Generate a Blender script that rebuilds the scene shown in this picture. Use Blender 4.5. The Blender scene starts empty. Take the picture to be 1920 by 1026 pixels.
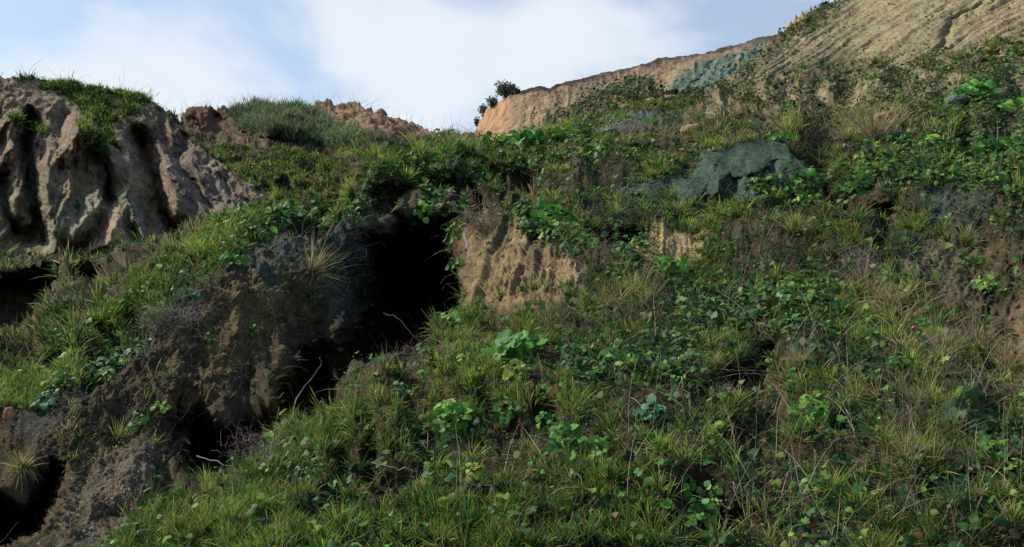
import bpy, math, random
import numpy as np
from mathutils import Vector
R = math.radians
rng = np.random.default_rng(7)
random.seed(7)
scene = bpy.context.scene
col = scene.collection

# ---------------------------------------------------------------- camera
F = 1844.0; W0, H0 = 1920.0, 1026.0; PITCH = R(8.0); CAM = np.array([0.0, 0.0, 1.6])
cd = bpy.data.cameras.new("camera"); cam = bpy.data.objects.new("camera", cd); col.objects.link(cam)
cam.location = CAM; cam.rotation_euler = (R(90) + PITCH, 0, 0)
cd.sensor_width = 36.0; cd.lens = 36.0 * F / W0; cd.clip_start = 0.05; cd.clip_end = 5000
scene.camera = cam

# ---------------------------------------------------------------- sky and sun
SUN_EL, SUN_AZ = 42.0, -70.0          # azimuth clockwise from +Y: the sun stands on the left
scene.view_settings.view_transform = 'Standard'; scene.view_settings.look = 'None'
scene.view_settings.exposure = 0.32; scene.view_settings.gamma = 1.0
world = bpy.data.worlds.new("World"); scene.world = world; world.use_nodes = True
nt = world.node_tree; nt.nodes.clear()
def nd(t, kind, **kw):
    n = t.nodes.new(kind)
    for k, v in kw.items(): setattr(n, k, v)
    return n
def mth(t, op, a, b=None, clamp=False):
    n = nd(t, 'ShaderNodeMath', operation=op, use_clamp=clamp)
    for i, v in enumerate((a, b)):
        if v is None: continue
        if isinstance(v, (int, float)): n.inputs[i].default_value = v
        else: t.links.new(v, n.inputs[i])
    return n.outputs[0]
def raydir(px, py):
    cx, cy = (px - W0/2)/F, (H0/2 - py)/F
    v = np.array([cx, math.cos(PITCH) - cy*math.sin(PITCH), math.sin(PITCH) + cy*math.cos(PITCH)])
    return v/np.linalg.norm(v)
sky = nd(nt, 'ShaderNodeTexSky', sky_type='NISHITA'); sky.sun_disc = False
sky.sun_elevation = R(SUN_EL); sky.sun_rotation = R(SUN_AZ); sky.air_density = 1.1; sky.dust_density = 0.6; sky.ozone_density = 1.5
bg1 = nd(nt, 'ShaderNodeBackground'); bg1.inputs[1].default_value = 0.125
nt.links.new(sky.outputs[0], bg1.inputs[0])
tc = nd(nt, 'ShaderNodeTexCoord')
nz = nd(nt, 'ShaderNodeTexNoise'); nz.inputs['Scale'].default_value = 4.2; nz.inputs['Detail'].default_value = 7; nz.inputs['Roughness'].default_value = .5; nz.inputs['Distortion'].default_value = .4
mp = nd(nt, 'ShaderNodeMapping'); mp.inputs['Location'].default_value = (1.7, 0.4, 2.3); mp.inputs['Scale'].default_value = (1, 1, 1.5)
nt.links.new(tc.outputs['Generated'], mp.inputs[0]); nt.links.new(mp.outputs[0], nz.inputs['Vector'])
fac = mth(nt, 'MULTIPLY', mth(nt, 'SUBTRACT', nz.outputs[0], 0.5), 2.9)
fac = mth(nt, 'ADD', fac, 0.24)
for (px, py, rad, amp) in [(520, 60, 330, .30), (300, 190, 150, .5), (790, 110, 110, .30), (1040, 55, 90, .42), (1100, 20, 190, .25), (640, 160, 90, -.1),
                           (900, 190, 75, -.28), (1420, 60, 250, -.22), (1220, 100, 110, .12), (0, 60, 130, -.2), (930, 60, 40, -.15), (840, 200, 60, .12)]:
    d = raydir(px, py)
    dp = nd(nt, 'ShaderNodeVectorMath', operation='DISTANCE'); dp.inputs[1].default_value = tuple(d)
    nt.links.new(tc.outputs['Generated'], dp.inputs[0])
    q = mth(nt, 'MULTIPLY', dp.outputs['Value'], F/rad)
    g = mth(nt, 'EXPONENT', mth(nt, 'MULTIPLY', mth(nt, 'MULTIPLY', q, q), -0.8))
    fac = mth(nt, 'ADD', fac, mth(nt, 'MULTIPLY', g, amp))
sx = nd(nt, 'ShaderNodeSeparateXYZ'); nt.links.new(tc.outputs['Generated'], sx.inputs[0])
hi = nd(nt, 'ShaderNodeMapRange', interpolation_type='SMOOTHSTEP'); hi.inputs[1].default_value = .40; hi.inputs[2].default_value = .62; hi.inputs[4].default_value = 1.4; nt.links.new(sx.outputs[2], hi.inputs[0])
bh = nd(nt, 'ShaderNodeMapRange', interpolation_type='SMOOTHSTEP'); bh.inputs[1].default_value = .45; bh.inputs[2].default_value = -.1; bh.inputs[4].default_value = 1.2; nt.links.new(sx.outputs[1], bh.inputs[0])
fac = mth(nt, 'SUBTRACT', mth(nt, 'SUBTRACT', fac, hi.outputs[0]), bh.outputs[0])
mr = nd(nt, 'ShaderNodeMapRange', interpolation_type='SMOOTHSTEP'); mr.inputs[1].default_value = 0.1; mr.inputs[2].default_value = 1.0
mr.inputs[3].default_value = 0.03; mr.inputs[4].default_value = 0.97
nt.links.new(fac, mr.inputs[0])
bg2 = nd(nt, 'ShaderNodeBackground'); bg2.inputs[0].default_value = (0.86, 0.93, 1.0, 1); bg2.inputs[1].default_value = 0.77
mix = nd(nt, 'ShaderNodeMixShader'); nt.links.new(mth(nt, 'MAXIMUM', mr.outputs[0], mth(nt, 'SUBTRACT', .30, mth(nt, 'MULTIPLY', mth(nt, 'ADD', hi.outputs[0], bh.outputs[0]), .25))), mix.inputs[0]); nt.links.new(bg1.outputs[0], mix.inputs[1]); nt.links.new(bg2.outputs[0], mix.inputs[2])
wo = nd(nt, 'ShaderNodeOutputWorld'); nt.links.new(mix.outputs[0], wo.inputs[0])
sd_ = bpy.data.lights.new("sun", 'SUN'); sd_.energy = 5.0; sd_.angle = R(2.0); sd_.color = (1.0, 0.93, 0.80)
so = bpy.data.objects.new("sun", sd_); col.objects.link(so)
tosun = Vector((math.sin(R(SUN_AZ))*math.cos(R(SUN_EL)), math.cos(R(SUN_AZ))*math.cos(R(SUN_EL)), math.sin(R(SUN_EL))))
so.rotation_euler = tosun.to_track_quat('Z', 'Y').to_euler(); so.location = (-30, -10, 60)

# ---------------------------------------------------------------- maths helpers
_perm = np.random.default_rng(3).permutation(1024).astype(np.int64)
_val = np.random.default_rng(4).random(1024)*2 - 1
def vnoise(x, y, z):
    xi, yi, zi = np.floor(x).astype(np.int64), np.floor(y).astype(np.int64), np.floor(z).astype(np.int64)
    fx, fy, fz = x - xi, y - yi, z - zi
    ux, uy, uz = [f*f*f*(f*(f*6-15)+10) for f in (fx, fy, fz)]
    def h(a, b, c): return _val[_perm[(_perm[(_perm[(xi+a) & 1023] + yi + b) & 1023] + zi + c) & 1023]]
    l = lambda a, b, t: a + (b-a)*t
    return l(l(l(h(0,0,0), h(1,0,0), ux), l(h(0,1,0), h(1,1,0), ux), uy), l(l(h(0,0,1), h(1,0,1), ux), l(h(0,1,1), h(1,1,1), ux), uy), uz)
def fbm(x, y, z, octv=4, gain=.5, ridged=False):
    s = 0; a = 1.0; t = 0; f = 1.0
    for i in range(octv):
        n = vnoise(x*f + 17.3*i, y*f + 5.1*i, z*f - 9.7*i)
        if ridged: n = 1 - 2*np.abs(n)
        s = s + a*n; t += a; a *= gain; f *= 2.03
    return s/t
def sstep(a, b, x):
    t = np.clip((x-a)/(b-a), 0, 1); return t*t*(3-2*t)
def poly_sd(X, Y, poly):                      # signed distance, positive inside
    d = np.full(X.shape, 1e9); ins = np.zeros(X.shape, bool); n = len(poly)
    for i in range(n):
        ax, ay = poly[i]; bx, by = poly[(i+1) % n]
        ex, ey = bx-ax, by-ay; wx, wy = X-ax, Y-ay
        t = np.clip((wx*ex+wy*ey)/(ex*ex+ey*ey+1e-9), 0, 1)
        d = np.minimum(d, (wx-ex*t)**2 + (wy-ey*t)**2)
        c = ((ay > Y) != (by > Y)); xx = ax + (Y-ay)/((by-ay) if by != ay else 1e-9)*ex
        ins ^= (c & (X < xx))
    d = np.sqrt(d); return np.where(ins, d, -d)
def line_d(X, Y, pts):
    d = np.full(X.shape, 1e9)
    for (ax, ay), (bx, by) in zip(pts[:-1], pts[1:]):
        ex, ey = bx-ax, by-ay; wx, wy = X-ax, Y-ay
        t = np.clip((wx*ex+wy*ey)/(ex*ex+ey*ey+1e-9), 0, 1)
        d = np.minimum(d, (wx-ex*t)**2 + (wy-ey*t)**2)
    return np.sqrt(d)
def world_pt(px, py, D):                      # the point at depth D along the view axis
    cx, cy = (px - W0/2)/F*D, (H0/2 - py)/F*D
    s, c = math.sin(PITCH), math.cos(PITCH)
    return np.stack([cx + 0*D + CAM[0], c*D - s*cy + CAM[1], s*D + c*cy + CAM[2]], -1)
def to_px(P):
    q = P - CAM; s, c = math.sin(PITCH), math.cos(PITCH)
    D = q[..., 1]*c + q[..., 2]*s; cy = -q[..., 1]*s + q[..., 2]*c
    return W0/2 + q[..., 0]/D*F, H0/2 - cy/D*F, D
def norm(v): return v/np.maximum(np.linalg.norm(v, axis=-1, keepdims=True), 1e-9)
def tps(ctrl):                                # thin plate spline of log depth over the control points
    c = np.array(ctrl, float); x = c[:, 0]/1000; y = c[:, 1]/1000; n = len(c)
    r2 = (x[:, None]-x)**2 + (y[:, None]-y)**2; K = .5*r2*np.log(r2+1e-12) + np.eye(n)*2e-4
    A = np.zeros((n+3, n+3)); A[:n, :n] = K; A[:n, n] = 1; A[:n, n+1] = x; A[:n, n+2] = y; A[n:, :n] = A[:n, n:].T
    w = np.linalg.solve(A, np.r_[np.log(c[:, 2]), 0, 0, 0])
    def f(X, Y):
        X = X/1000; Y = Y/1000; s = w[n] + w[n+1]*X + w[n+2]*Y
        for i in range(n):
            r2 = (X-x[i])**2 + (Y-y[i])**2; s = s + w[i]*.5*r2*np.log(r2+1e-12)
        return np.exp(s)
    return f

# ---------------------------------------------------------------- object helpers
def props(o, label=None, cat=None, group=None, kind=None):
    if label: o['label'] = label
    if cat: o['category'] = cat
    if group: o['group'] = group
    if kind: o['kind'] = kind
    return o
def link_mesh(name, V, Fc, C=None, mat=None, parent=None, smooth=True, loc=None):
    V = np.asarray(V, np.float32).reshape(-1, 3); Fc = np.asarray(Fc, np.int32)
    if loc is not None: V = V - np.asarray(loc, np.float32)
    me = bpy.data.meshes.new(name); k = Fc.shape[1]; n = len(Fc)
    me.vertices.add(len(V)); me.vertices.foreach_set('co', V.ravel())
    me.loops.add(n*k); me.loops.foreach_set('vertex_index', Fc.ravel())
    me.polygons.add(n); me.polygons.foreach_set('loop_start', np.arange(0, n*k, k, dtype=np.int32))
    me.polygons.foreach_set('use_smooth', np.full(n, smooth))
    me.update(calc_edges=True)
    if C is not None:
        C = np.asarray(C, np.float32)
        a = me.color_attributes.new('tint', 'FLOAT_COLOR', 'POINT')
        if C.shape[1] == 3: C = np.c_[C, np.ones(len(C), np.float32)]
        a.data.foreach_set('color', C.ravel().astype(np.float32))
    if mat: me.materials.append(mat)
    o = bpy.data.objects.new(name, me); col.objects.link(o)
    if loc is not None and parent is None: o.location = loc
    if parent: o.parent = parent
    return o
def empty(name, loc):
    o = bpy.data.objects.new(name, None); o.location = loc; o.empty_display_size = .1; col.objects.link(o); return o

# ---------------------------------------------------------------- materials
def soil_mat(name, sc, bump, cracks=False, lo=.55, hi=1.5):
    m = bpy.data.materials.new(name); m.use_nodes = True; t = m.node_tree; t.nodes.clear()
    o = nd(t, 'ShaderNodeOutputMaterial'); b = nd(t, 'ShaderNodeBsdfPrincipled'); t.links.new(b.outputs[0], o.inputs[0])
    b.inputs['Roughness'].default_value = .95; b.inputs['Specular IOR Level'].default_value = .05
    at = nd(t, 'ShaderNodeAttribute', attribute_name='tint'); c = nd(t, 'ShaderNodeTexCoord')
    n1 = nd(t, 'ShaderNodeTexNoise'); n1.inputs['Scale'].default_value = sc; n1.inputs['Detail'].default_value = 8; n1.inputs['Roughness'].default_value = .68
    n2 = nd(t, 'ShaderNodeTexNoise'); n2.inputs['Scale'].default_value = sc*7; n2.inputs['Detail'].default_value = 6; n2.inputs['Roughness'].default_value = .7
    for n in (n1, n2): t.links.new(c.outputs['Object'], n.inputs['Vector'])
    r = nd(t, 'ShaderNodeMapRange'); r.inputs[1].default_value = .32; r.inputs[2].default_value = .68; r.inputs[3].default_value = lo; r.inputs[4].default_value = hi
    t.links.new(n1.outputs[0], r.inputs[0])
    r2 = nd(t, 'ShaderNodeMapRange'); r2.inputs[1].default_value = .3; r2.inputs[2].default_value = .7; r2.inputs[3].default_value = .7; r2.inputs[4].default_value = 1.3
    t.links.new(n2.outputs[0], r2.inputs[0])
    f = mth(t, 'MULTIPLY', r.outputs[0], r2.outputs[0])
    h = mth(t, 'ADD', mth(t, 'MULTIPLY', n1.outputs[0], 1.0), mth(t, 'MULTIPLY', n2.outputs[0], .35))
    if cracks:
        vo = nd(t, 'ShaderNodeTexVoronoi', feature='DISTANCE_TO_EDGE'); vo.inputs['Scale'].default_value = sc*.8
        wv = nd(t, 'ShaderNodeVectorMath', operation='ADD'); sc_ = nd(t, 'ShaderNodeVectorMath', operation='SCALE'); sc_.inputs['Scale'].default_value = .25/sc
        t.links.new(n1.outputs['Color'], sc_.inputs[0]); t.links.new(c.outputs['Object'], wv.inputs[0]); t.links.new(sc_.outputs[0], wv.inputs[1]); t.links.new(wv.outputs[0], vo.inputs['Vector'])
        cr = nd(t, 'ShaderNodeMapRange'); cr.inputs[1].default_value = .0; cr.inputs[2].default_value = .07; cr.inputs[3].default_value = 0; cr.inputs[4].default_value = 1
        t.links.new(vo.outputs[0], cr.inputs[0])
        k = mth(t, 'SUBTRACT', 1.0, mth(t, 'MULTIPLY', mth(t, 'SUBTRACT', 1.0, cr.outputs[0]), at.outputs['Alpha']))
        h = mth(t, 'ADD', h, mth(t, 'MULTIPLY', k, .35)); f = mth(t, 'MULTIPLY', f, mth(t, 'ADD', .6, mth(t, 'MULTIPLY', k, .4)))
    mx = nd(t, 'ShaderNodeVectorMath', operation='SCALE'); t.links.new(at.outputs['Color'], mx.inputs[0]); t.links.new(f, mx.inputs['Scale'])
    t.links.new(mx.outputs[0], b.inputs['Base Color'])
    bp = nd(t, 'ShaderNodeBump'); bp.inputs['Strength'].default_value = 1.0; bp.inputs['Distance'].default_value = bump
    t.links.new(h, bp.inputs['Height']); t.links.new(bp.outputs[0], b.inputs['Normal'])
    return m
def leaf_mat(name, trans=.3, rough=.5, spec=.3, var=9.0):
    m = bpy.data.materials.new(name); m.use_nodes = True; t = m.node_tree; t.nodes.clear()
    o = nd(t, 'ShaderNodeOutputMaterial'); b = nd(t, 'ShaderNodeBsdfPrincipled')
    b.inputs['Roughness'].default_value = rough; b.inputs['Specular IOR Level'].default_value = spec
    at = nd(t, 'ShaderNodeAttribute', attribute_name='tint'); c = nd(t, 'ShaderNodeTexCoord')
    n1 = nd(t, 'ShaderNodeTexNoise'); n1.inputs['Scale'].default_value = var; n1.inputs['Detail'].default_value = 4
    t.links.new(c.outputs['Object'], n1.inputs['Vector'])
    r = nd(t, 'ShaderNodeMapRange'); r.inputs[1].default_value = .3; r.inputs[2].default_value = .7; r.inputs[3].default_value = .65; r.inputs[4].default_value = 1.35
    t.links.new(n1.outputs[0], r.inputs[0])
    mx = nd(t, 'ShaderNodeVectorMath', operation='SCALE'); t.links.new(at.outputs['Color'], mx.inputs[0]); t.links.new(r.outputs[0], mx.inputs['Scale'])
    t.links.new(mx.outputs[0], b.inputs['Base Color'])
    tr = nd(t, 'ShaderNodeBsdfTranslucent'); t.links.new(mx.outputs[0], tr.inputs[0])
    ms = nd(t, 'ShaderNodeMixShader'); ms.inputs[0].default_value = trans
    t.links.new(b.outputs[0], ms.inputs[1]); t.links.new(tr.outputs[0], ms.inputs[2]); t.links.new(ms.outputs[0], o.inputs[0])
    return m
M_near = soil_mat('clay_soil', 5.0, .065, cracks=True)
M_cliff = soil_mat('eroded_earth', 1.6, .16)
M_far = soil_mat('far_earth', .6, .45)
M_blade = leaf_mat('grass_blade', .35, .6, .12)
M_leaf = leaf_mat('green_leaf', .28, .55, .14)
M_dry = leaf_mat('dry_stem', .1, .8, .1)
M_rock = soil_mat('stone', 9.0, .02)
M_bush = leaf_mat('bush_leaf', .2, .7, .15, 3.0)

# ---------------------------------------------------------------- terrain sheets
class Sheet: pass
def crest_fn(pts):
    p = np.array(pts, float)
    return lambda x: np.interp(x, p[:, 0], p[:, 1])
def build_sheet(name, x0, x1, crest, bottom, cstep, rstep, ctrl, shape=None, disp=None, paint=None, mat=None, label='', back=(22, .035, .9), jag=0, ext=(0, 0), cat='ground'):
    cols = np.arange(x0, x1+.1, cstep)
    ea, eb = ext; cols = np.r_[np.arange(x0-ea, x0-1, 11.), cols, np.arange(cols[-1]+11, cols[-1]+eb, 11.)] if ea or eb else cols
    cy = crest_fn(crest)(cols)
    if jag: cy = cy + jag*(fbm(cols/22., cols*0+3.3, cols*0+x0*.1, 4, .6))
    nr = int((bottom - cy.min())/rstep) + 2
    t = np.linspace(0, 1, nr)[:, None]
    PX = np.repeat(cols[None], nr, 0); PY = cy[None] + t*(bottom - cy[None])
    D = tps(ctrl)(PX, PY)*(1.22 if name == 'ridge' else 1)
    if shape: D = shape(PX, PY, D)
    V = world_pt(PX, PY, D)
    # the far side of the crest: the hill rounds over and falls away behind
    nb, stp, fall = back; rows = []
    base = V[0]; D0 = D[0][:, None]
    away = norm(np.c_[base[:, 0]*.3, base[:, 1], base[:, 1]*0])
    for k in range(nb, 0, -1):
        s = k*stp*D0*(0.25+k/nb*.75)
        drop = fall*s*sstep(0, .14*1, s/D0) + .12*s
        rows.append(base + away*s - np.c_[s*0, s*0, drop])
    V = np.concatenate([np.array(rows), V], 0)
    PXf = np.concatenate([np.repeat(PX[:1], nb, 0), PX], 0)
    PYf = np.concatenate([np.repeat(PY[:1], nb, 0), PY], 0)
    Df = np.concatenate([np.repeat(D[:1], nb, 0), D], 0)
    def normals(V):
        du = np.gradient(V, axis=1); dv = np.gradient(V, axis=0); n = norm(np.cross(dv, du))
        return n
    N = normals(V)
    if disp is not None:
        a = disp(PXf, PYf, Df, V); Ns = N
        for w in (9, 9, 9):                    # the relief is pushed out along the smoothed slope, so edges stay crisp
            for ax in (0, 1):
                pad = [(0, 0)]*3; pad[ax] = (w+1, w); cs = np.cumsum(np.pad(Ns, pad, mode='edge'), axis=ax)
                Ns = (np.take(cs, range(2*w+1, cs.shape[ax]), ax) - np.take(cs, range(0, cs.shape[ax]-2*w-1), ax))/(2*w+1)
        V = V + norm(Ns)*a[..., None]; N = normals(V)
    S = Sheet(); S.nb = nb; S.V = V; S.paint = paint; S.N = N; S.PX = PXf; S.PY = PYf; S.D = Df; S.rows, S.cols = V.shape[:2]
    S.hgt = (bottom - cy)/nr*np.gradient(cols)/cstep*np.where((cols < -150) | (cols > 2070), .4, 1)
    nr2, nc = S.rows, S.cols
    idx = np.arange(nr2*nc).reshape(nr2, nc)
    q = np.stack([idx[:-1, :-1], idx[1:, :-1], idx[1:, 1:], idx[:-1, 1:]], -1).reshape(-1, 4)
    C = paint(PXf, PYf, Df, V, N); S.C = C; C = C.reshape(-1, 4)
    o = link_mesh(name, V.reshape(-1, 3), q, C, mat)
    props(o, label, cat, kind='structure'); S.obj = o
    qx, qy, _ = to_px(V[nb:]); S.qx, S.qy = qx, qy
    return S
def at(S, px, py):                            # the surface point seen at a pixel
    d = (S.qx-px)**2 + (S.qy-py)**2
    i, j = np.unravel_index(np.argmin(d), d.shape)
    return S.V[S.nb+i, j].copy(), S.N[S.nb+i, j].copy()
def blend(C, m, c):
    return C + (np.array(c)-C)*m[..., None]
def wob(X, Y, a=1.0, s=40.):
    return X + a*18*fbm(X/s, Y/s, X*0+1.1, 3), Y + a*18*fbm(X/s, Y/s, X*0+7.7, 3)

# ============ the near hillside
CREST1 = [(-1000, 960), (-600, 900), (-260, 830), (-100, 775), (0, 728), (60, 690), (120, 640), (190, 570), (250, 528), (330, 480), (400, 440), (470, 402), (560, 368), (640, 332), (700, 302), (760, 285), (850, 266), (900, 256),
          (1000, 247), (1100, 228), (1200, 206), (1300, 190), (1370, 158), (1420, 114), (1470, 70), (1530, 32), (1575, 4), (1640, -40), (1920, -200), (2180, -290), (3200, -600)]
CT1 = [(-900, 950, 5.2), (-900, 1280, 3.6), (-600, 1150, 4.4), (3100, -560, 74), (3100, 0, 30), (3100, 400, 10.5), (3100, 800, 5.6), (3100, 1280, 3.2), (-260, 830, 6.6), (-100, 775, 7.4), (0, 728, 8.5), (120, 640, 9.6), (250, 528, 11.2), (400, 440, 13.2), (560, 368, 15.5), (700, 302, 18), (850, 266, 21.5), (900, 256, 22.5), (1000, 247, 25), (1100, 225, 28),
       (1200, 192, 31), (1300, 168, 35), (1370, 142, 39), (1470, 70, 53), (1575, 4, 64), (1700, -75, 66), (1920, -190, 68), (2180, -290, 70),
       (1920, 50, 41), (1700, 60, 47), (1600, 60, 54), (1500, 120, 42), (1750, 150, 32), (1920, 150, 30), (1600, 170, 31), (1450, 170, 32),
       (1200, 250, 24), (1400, 230, 24), (1650, 230, 22), (1920, 260, 18.5), (2150, 300, 17),
       (1000, 300, 19), (1290, 300, 19), (1520, 300, 18), (1700, 350, 15.2), (1900, 400, 12.8), (900, 370, 16.4), (1050, 400, 14.4), (1150, 370, 16), (1300, 390, 15.8), (1500, 420, 13.6), (1700, 480, 12), (1900, 520, 10.2),
       (1100, 540, 10.8), (950, 570, 10.8), (1000, 480, 12.6), (1250, 450, 13), (1300, 510, 11.3), (1200, 600, 9.2), (1500, 560, 10), (1800, 600, 8.9), (850, 620, 9.5), (1000, 650, 8.4), (1300, 700, 7.4), (1600, 700, 7.4), (1900, 700, 7.2),
       (700, 720, 8.0), (600, 800, 7.1), (900, 800, 6.5), (1200, 850, 5.8), (1600, 850, 5.8), (1900, 850, 5.6), (450, 900, 6.4), (300, 980, 5.7), (700, 950, 5.5), (1000, 1000, 5.0), (1500, 1000, 4.9), (1900, 1000, 4.8),
       (1000, 1150, 4.3), (1900, 1150, 4.2), (100, 1150, 4.8), (-200, 1150, 4.9), (2150, 700, 6.9), (2150, 1000, 4.7), (1000, 1280, 3.8), (0, 1280, 4.0), (2100, 1280, 3.6),
       (100, 760, 7.8), (250, 690, 8.7), (350, 600, 10), (450, 520, 11.4), (560, 450, 13), (650, 410, 14.6), (750, 340, 17),
       (600, 560, 11.9), (500, 650, 10.2), (400, 720, 9.1), (300, 830, 7.7), (200, 900, 6.9), (60, 880, 6.9), (150, 1000, 5.9), (0, 1000, 6.2), (-200, 1000, 6.1), (-200, 880, 6.6), (760, 480, 14.5), (820, 560, 12.5)]
CAVE = [(688, 438), (735, 408), (800, 400), (850, 412), (876, 440), (868, 520), (855, 600), (800, 640), (730, 675), (668, 690), (632, 735), (600, 790), (545, 805), (480, 860), (440, 905), (352, 900), (318, 868), (322, 800), (372, 772), (430, 795),
        (488, 762), (522, 705), (556, 655), (640, 648), (676, 600), (690, 520)]
POCKETS = [  # polygon, added depth in m, softness in px
    (CAVE, 3.0, 46), ([(680, 440), (870, 420), (865, 590), (800, 640), (690, 670), (640, 640), (680, 540)], 3.6, 36), ([(600, 640), (690, 600), (700, 680), (640, 720), (600, 790), (530, 800), (480, 850), (400, 900), (345, 890), (330, 820), (400, 790), (480, 790), (530, 710)], 1.0, 40),
    ([(20, 925), (85, 868), (130, 880), (118, 950), (80, 1010), (20, 1045), (-90, 1045), (-90, 950)], 2.4, 22),
    ([(1625, 395), (1690, 385), (1700, 440), (1670, 490), (1620, 480), (1640, 440)], 1.2, 32),
    ([(1600, 500), (1640, 480), (1690, 500), (1640, 520)], .9, 20),
    ([(1870, 480), (1990, 470), (1990, 560), (1900, 540)], .35, 50),
    ([(1290, 745), (1360, 690), (1440, 640), (1500, 590), (1510, 610), (1450, 690), (1400, 720), (1330, 770)], .45, 18),
    ([(1090, 445), (1160, 438), (1215, 440), (1190, 478), (1130, 470)], 1.3, 18),
    ([(700, 350), (770, 345), (860, 330), (900, 345), (890, 380), (800, 395), (700, 390)], 1.0, 22),
    ([(900, 308), (990, 305), (1010, 335), (930, 350)], .9, 15), ([(1540, 345), (1640, 350), (1660, 390), (1560, 400)], .7, 25),
    ([(1720, 232), (1745, 228), (1742, 262), (1716, 262)], 1.2, 10), ([(1835, 118), (1880, 98), (1870, 130), (1842, 140)], 2.0, 10),
    ([(1775, 40), (1850, -10), (1830, 20), (1790, 60), (1770, 95), (1752, 130), (1745, 100)], 1.2, 12),
    ([(1368, 325), (1392, 328), (1390, 362), (1370, 360)], .3, 12), ([(1448, 300), (1462, 300), (1458, 325), (1420, 332)], .6, 9), ([(865, 915), (930, 910), (925, 945), (880, 950)], .3, 12), ([(1310, 950), (1420, 960), (1400, 1000), (1320, 1000)], .35, 25),
    ([(1560, 800), (1620, 790), (1610, 830), (1560, 830)], .25, 20), ([(1720, 900), (1840, 905), (1830, 945), (1730, 940)], .3, 20),
    ([(60, 690), (125, 650), (130, 680), (80, 720)], .6, 14), ([(560, 860), (600, 850), (600, 890)], .2, 15),
    ([(410, 790), (440, 740), (470, 690), (490, 740), (470, 800)], .5, 30), ([(300, 790), (330, 740), (350, 790), (330, 870)], .4, 24),
    ([(540, 620), (600, 590), (640, 620), (600, 680), (540, 690)], .6, 40), ([(640, 520), (680, 480), (700, 560), (670, 610)], .6, 40),
    ([(620, 960), (680, 950), (690, 990), (640, 1000)], .15, 20), ([(940, 990), (1010, 960), (1000, 1010)], .2, 20),
    ([(1290, 640), (1330, 600), (1380, 610), (1330, 650)], .3, 14), ([(1480, 590), (1590, 560), (1560, 600)], .3, 12)]
BUMPS = [  # polygon, metres towards the viewer, softness
    ([(1262, 340), (1320, 272), (1400, 250), (1468, 260), (1540, 305), (1550, 340), (1475, 378), (1380, 392), (1275, 385)], 2.3, 80),
    ([(1395, 292), (1445, 290), (1448, 320), (1400, 322)], .75, 16), ([(1310, 285), (1350, 290), (1335, 322), (1300, 318)], .6, 14), ([(1335, 325), (1368, 325), (1362, 372), (1335, 372)], .5, 14), ([(1465, 290), (1490, 292), (1485, 312)], .5, 9),
    ([(1140, 235), (1200, 218), (1265, 216), (1275, 230), (1200, 250), (1130, 262)], .9, 22),
    ([(1205, 455), (1240, 415), (1300, 430), (1330, 440), (1330, 480), (1280, 500), (1210, 480)], .12, 40),
    ([(870, 590), (885, 450), (915, 390), (950, 400), (975, 470), (940, 580)], .35, 60),
    ([(470, 500), (540, 430), (630, 410), (650, 470), (620, 560), (540, 600), (480, 600)], .7, 90),
    ([(380, 640), (440, 600), (480, 640), (450, 700), (400, 740)], .3, 40), ([(280, 720), (340, 660), (360, 720), (330, 800), (290, 800)], .3, 40),
    ([(160, 900), (240, 850), (300, 880), (280, 960), (170, 980)], .35, 40),
    ([(1460, 640), (1560, 600), (1650, 640), (1560, 720), (1450, 700)], .35, 50),
    ([(1600, 190), (1640, 160), (1660, 200)], .5, 20)]
def shape1(X, Y, D):
    wx, wy = wob(X, Y, .6, 45.); wx, wy = wob(wx, wy, .25, 12.)
    for poly, a, s in POCKETS:
        sd = poly_sd(wx, wy, poly); D = D + a*sstep(-s*.35, s, sd)
    for poly, a, s in BUMPS:
        sd = poly_sd(wx, wy, poly); D = D - a*np.clip((sd+s*.1)/(s*1.3), 0, 1)**.8
    return D
BARE = [(1370, 168), (1400, 128), (1450, 92), (1500, 60), (1560, 20), (1640, -60), (2200, -320), (2200, 60), (1920, 70), (1840, 105), (1800, 100), (1770, 130), (1720, 145), (1660, 130), (1600, 110), (1520, 130), (1440, 150)]
def streak(X, Y, k=1.0):
    u = (X*.85 - Y*.53); v = (X*.53 + Y*.85)
    return fbm(u/260.*k, v/7.*k, X*0+.5, 5, .7)
def pits(V, D, Y):
    sc = np.clip(D/10., .6, 3.5); x, y, z = V[..., 0]/sc, V[..., 1]/sc, V[..., 2]/sc
    return sstep(.15, .36, fbm(x*1.25+31, y*1.0, z*2.2, 4, .55))
BANK = [(1680, 420), (1780, 300), (1900, 330), (2000, 420), (1960, 580), (1700, 570)]
FACE = [(868, 600), (876, 450), (912, 388), (960, 400), (1080, 450), (1110, 500), (1090, 560), (960, 590)]
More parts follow.
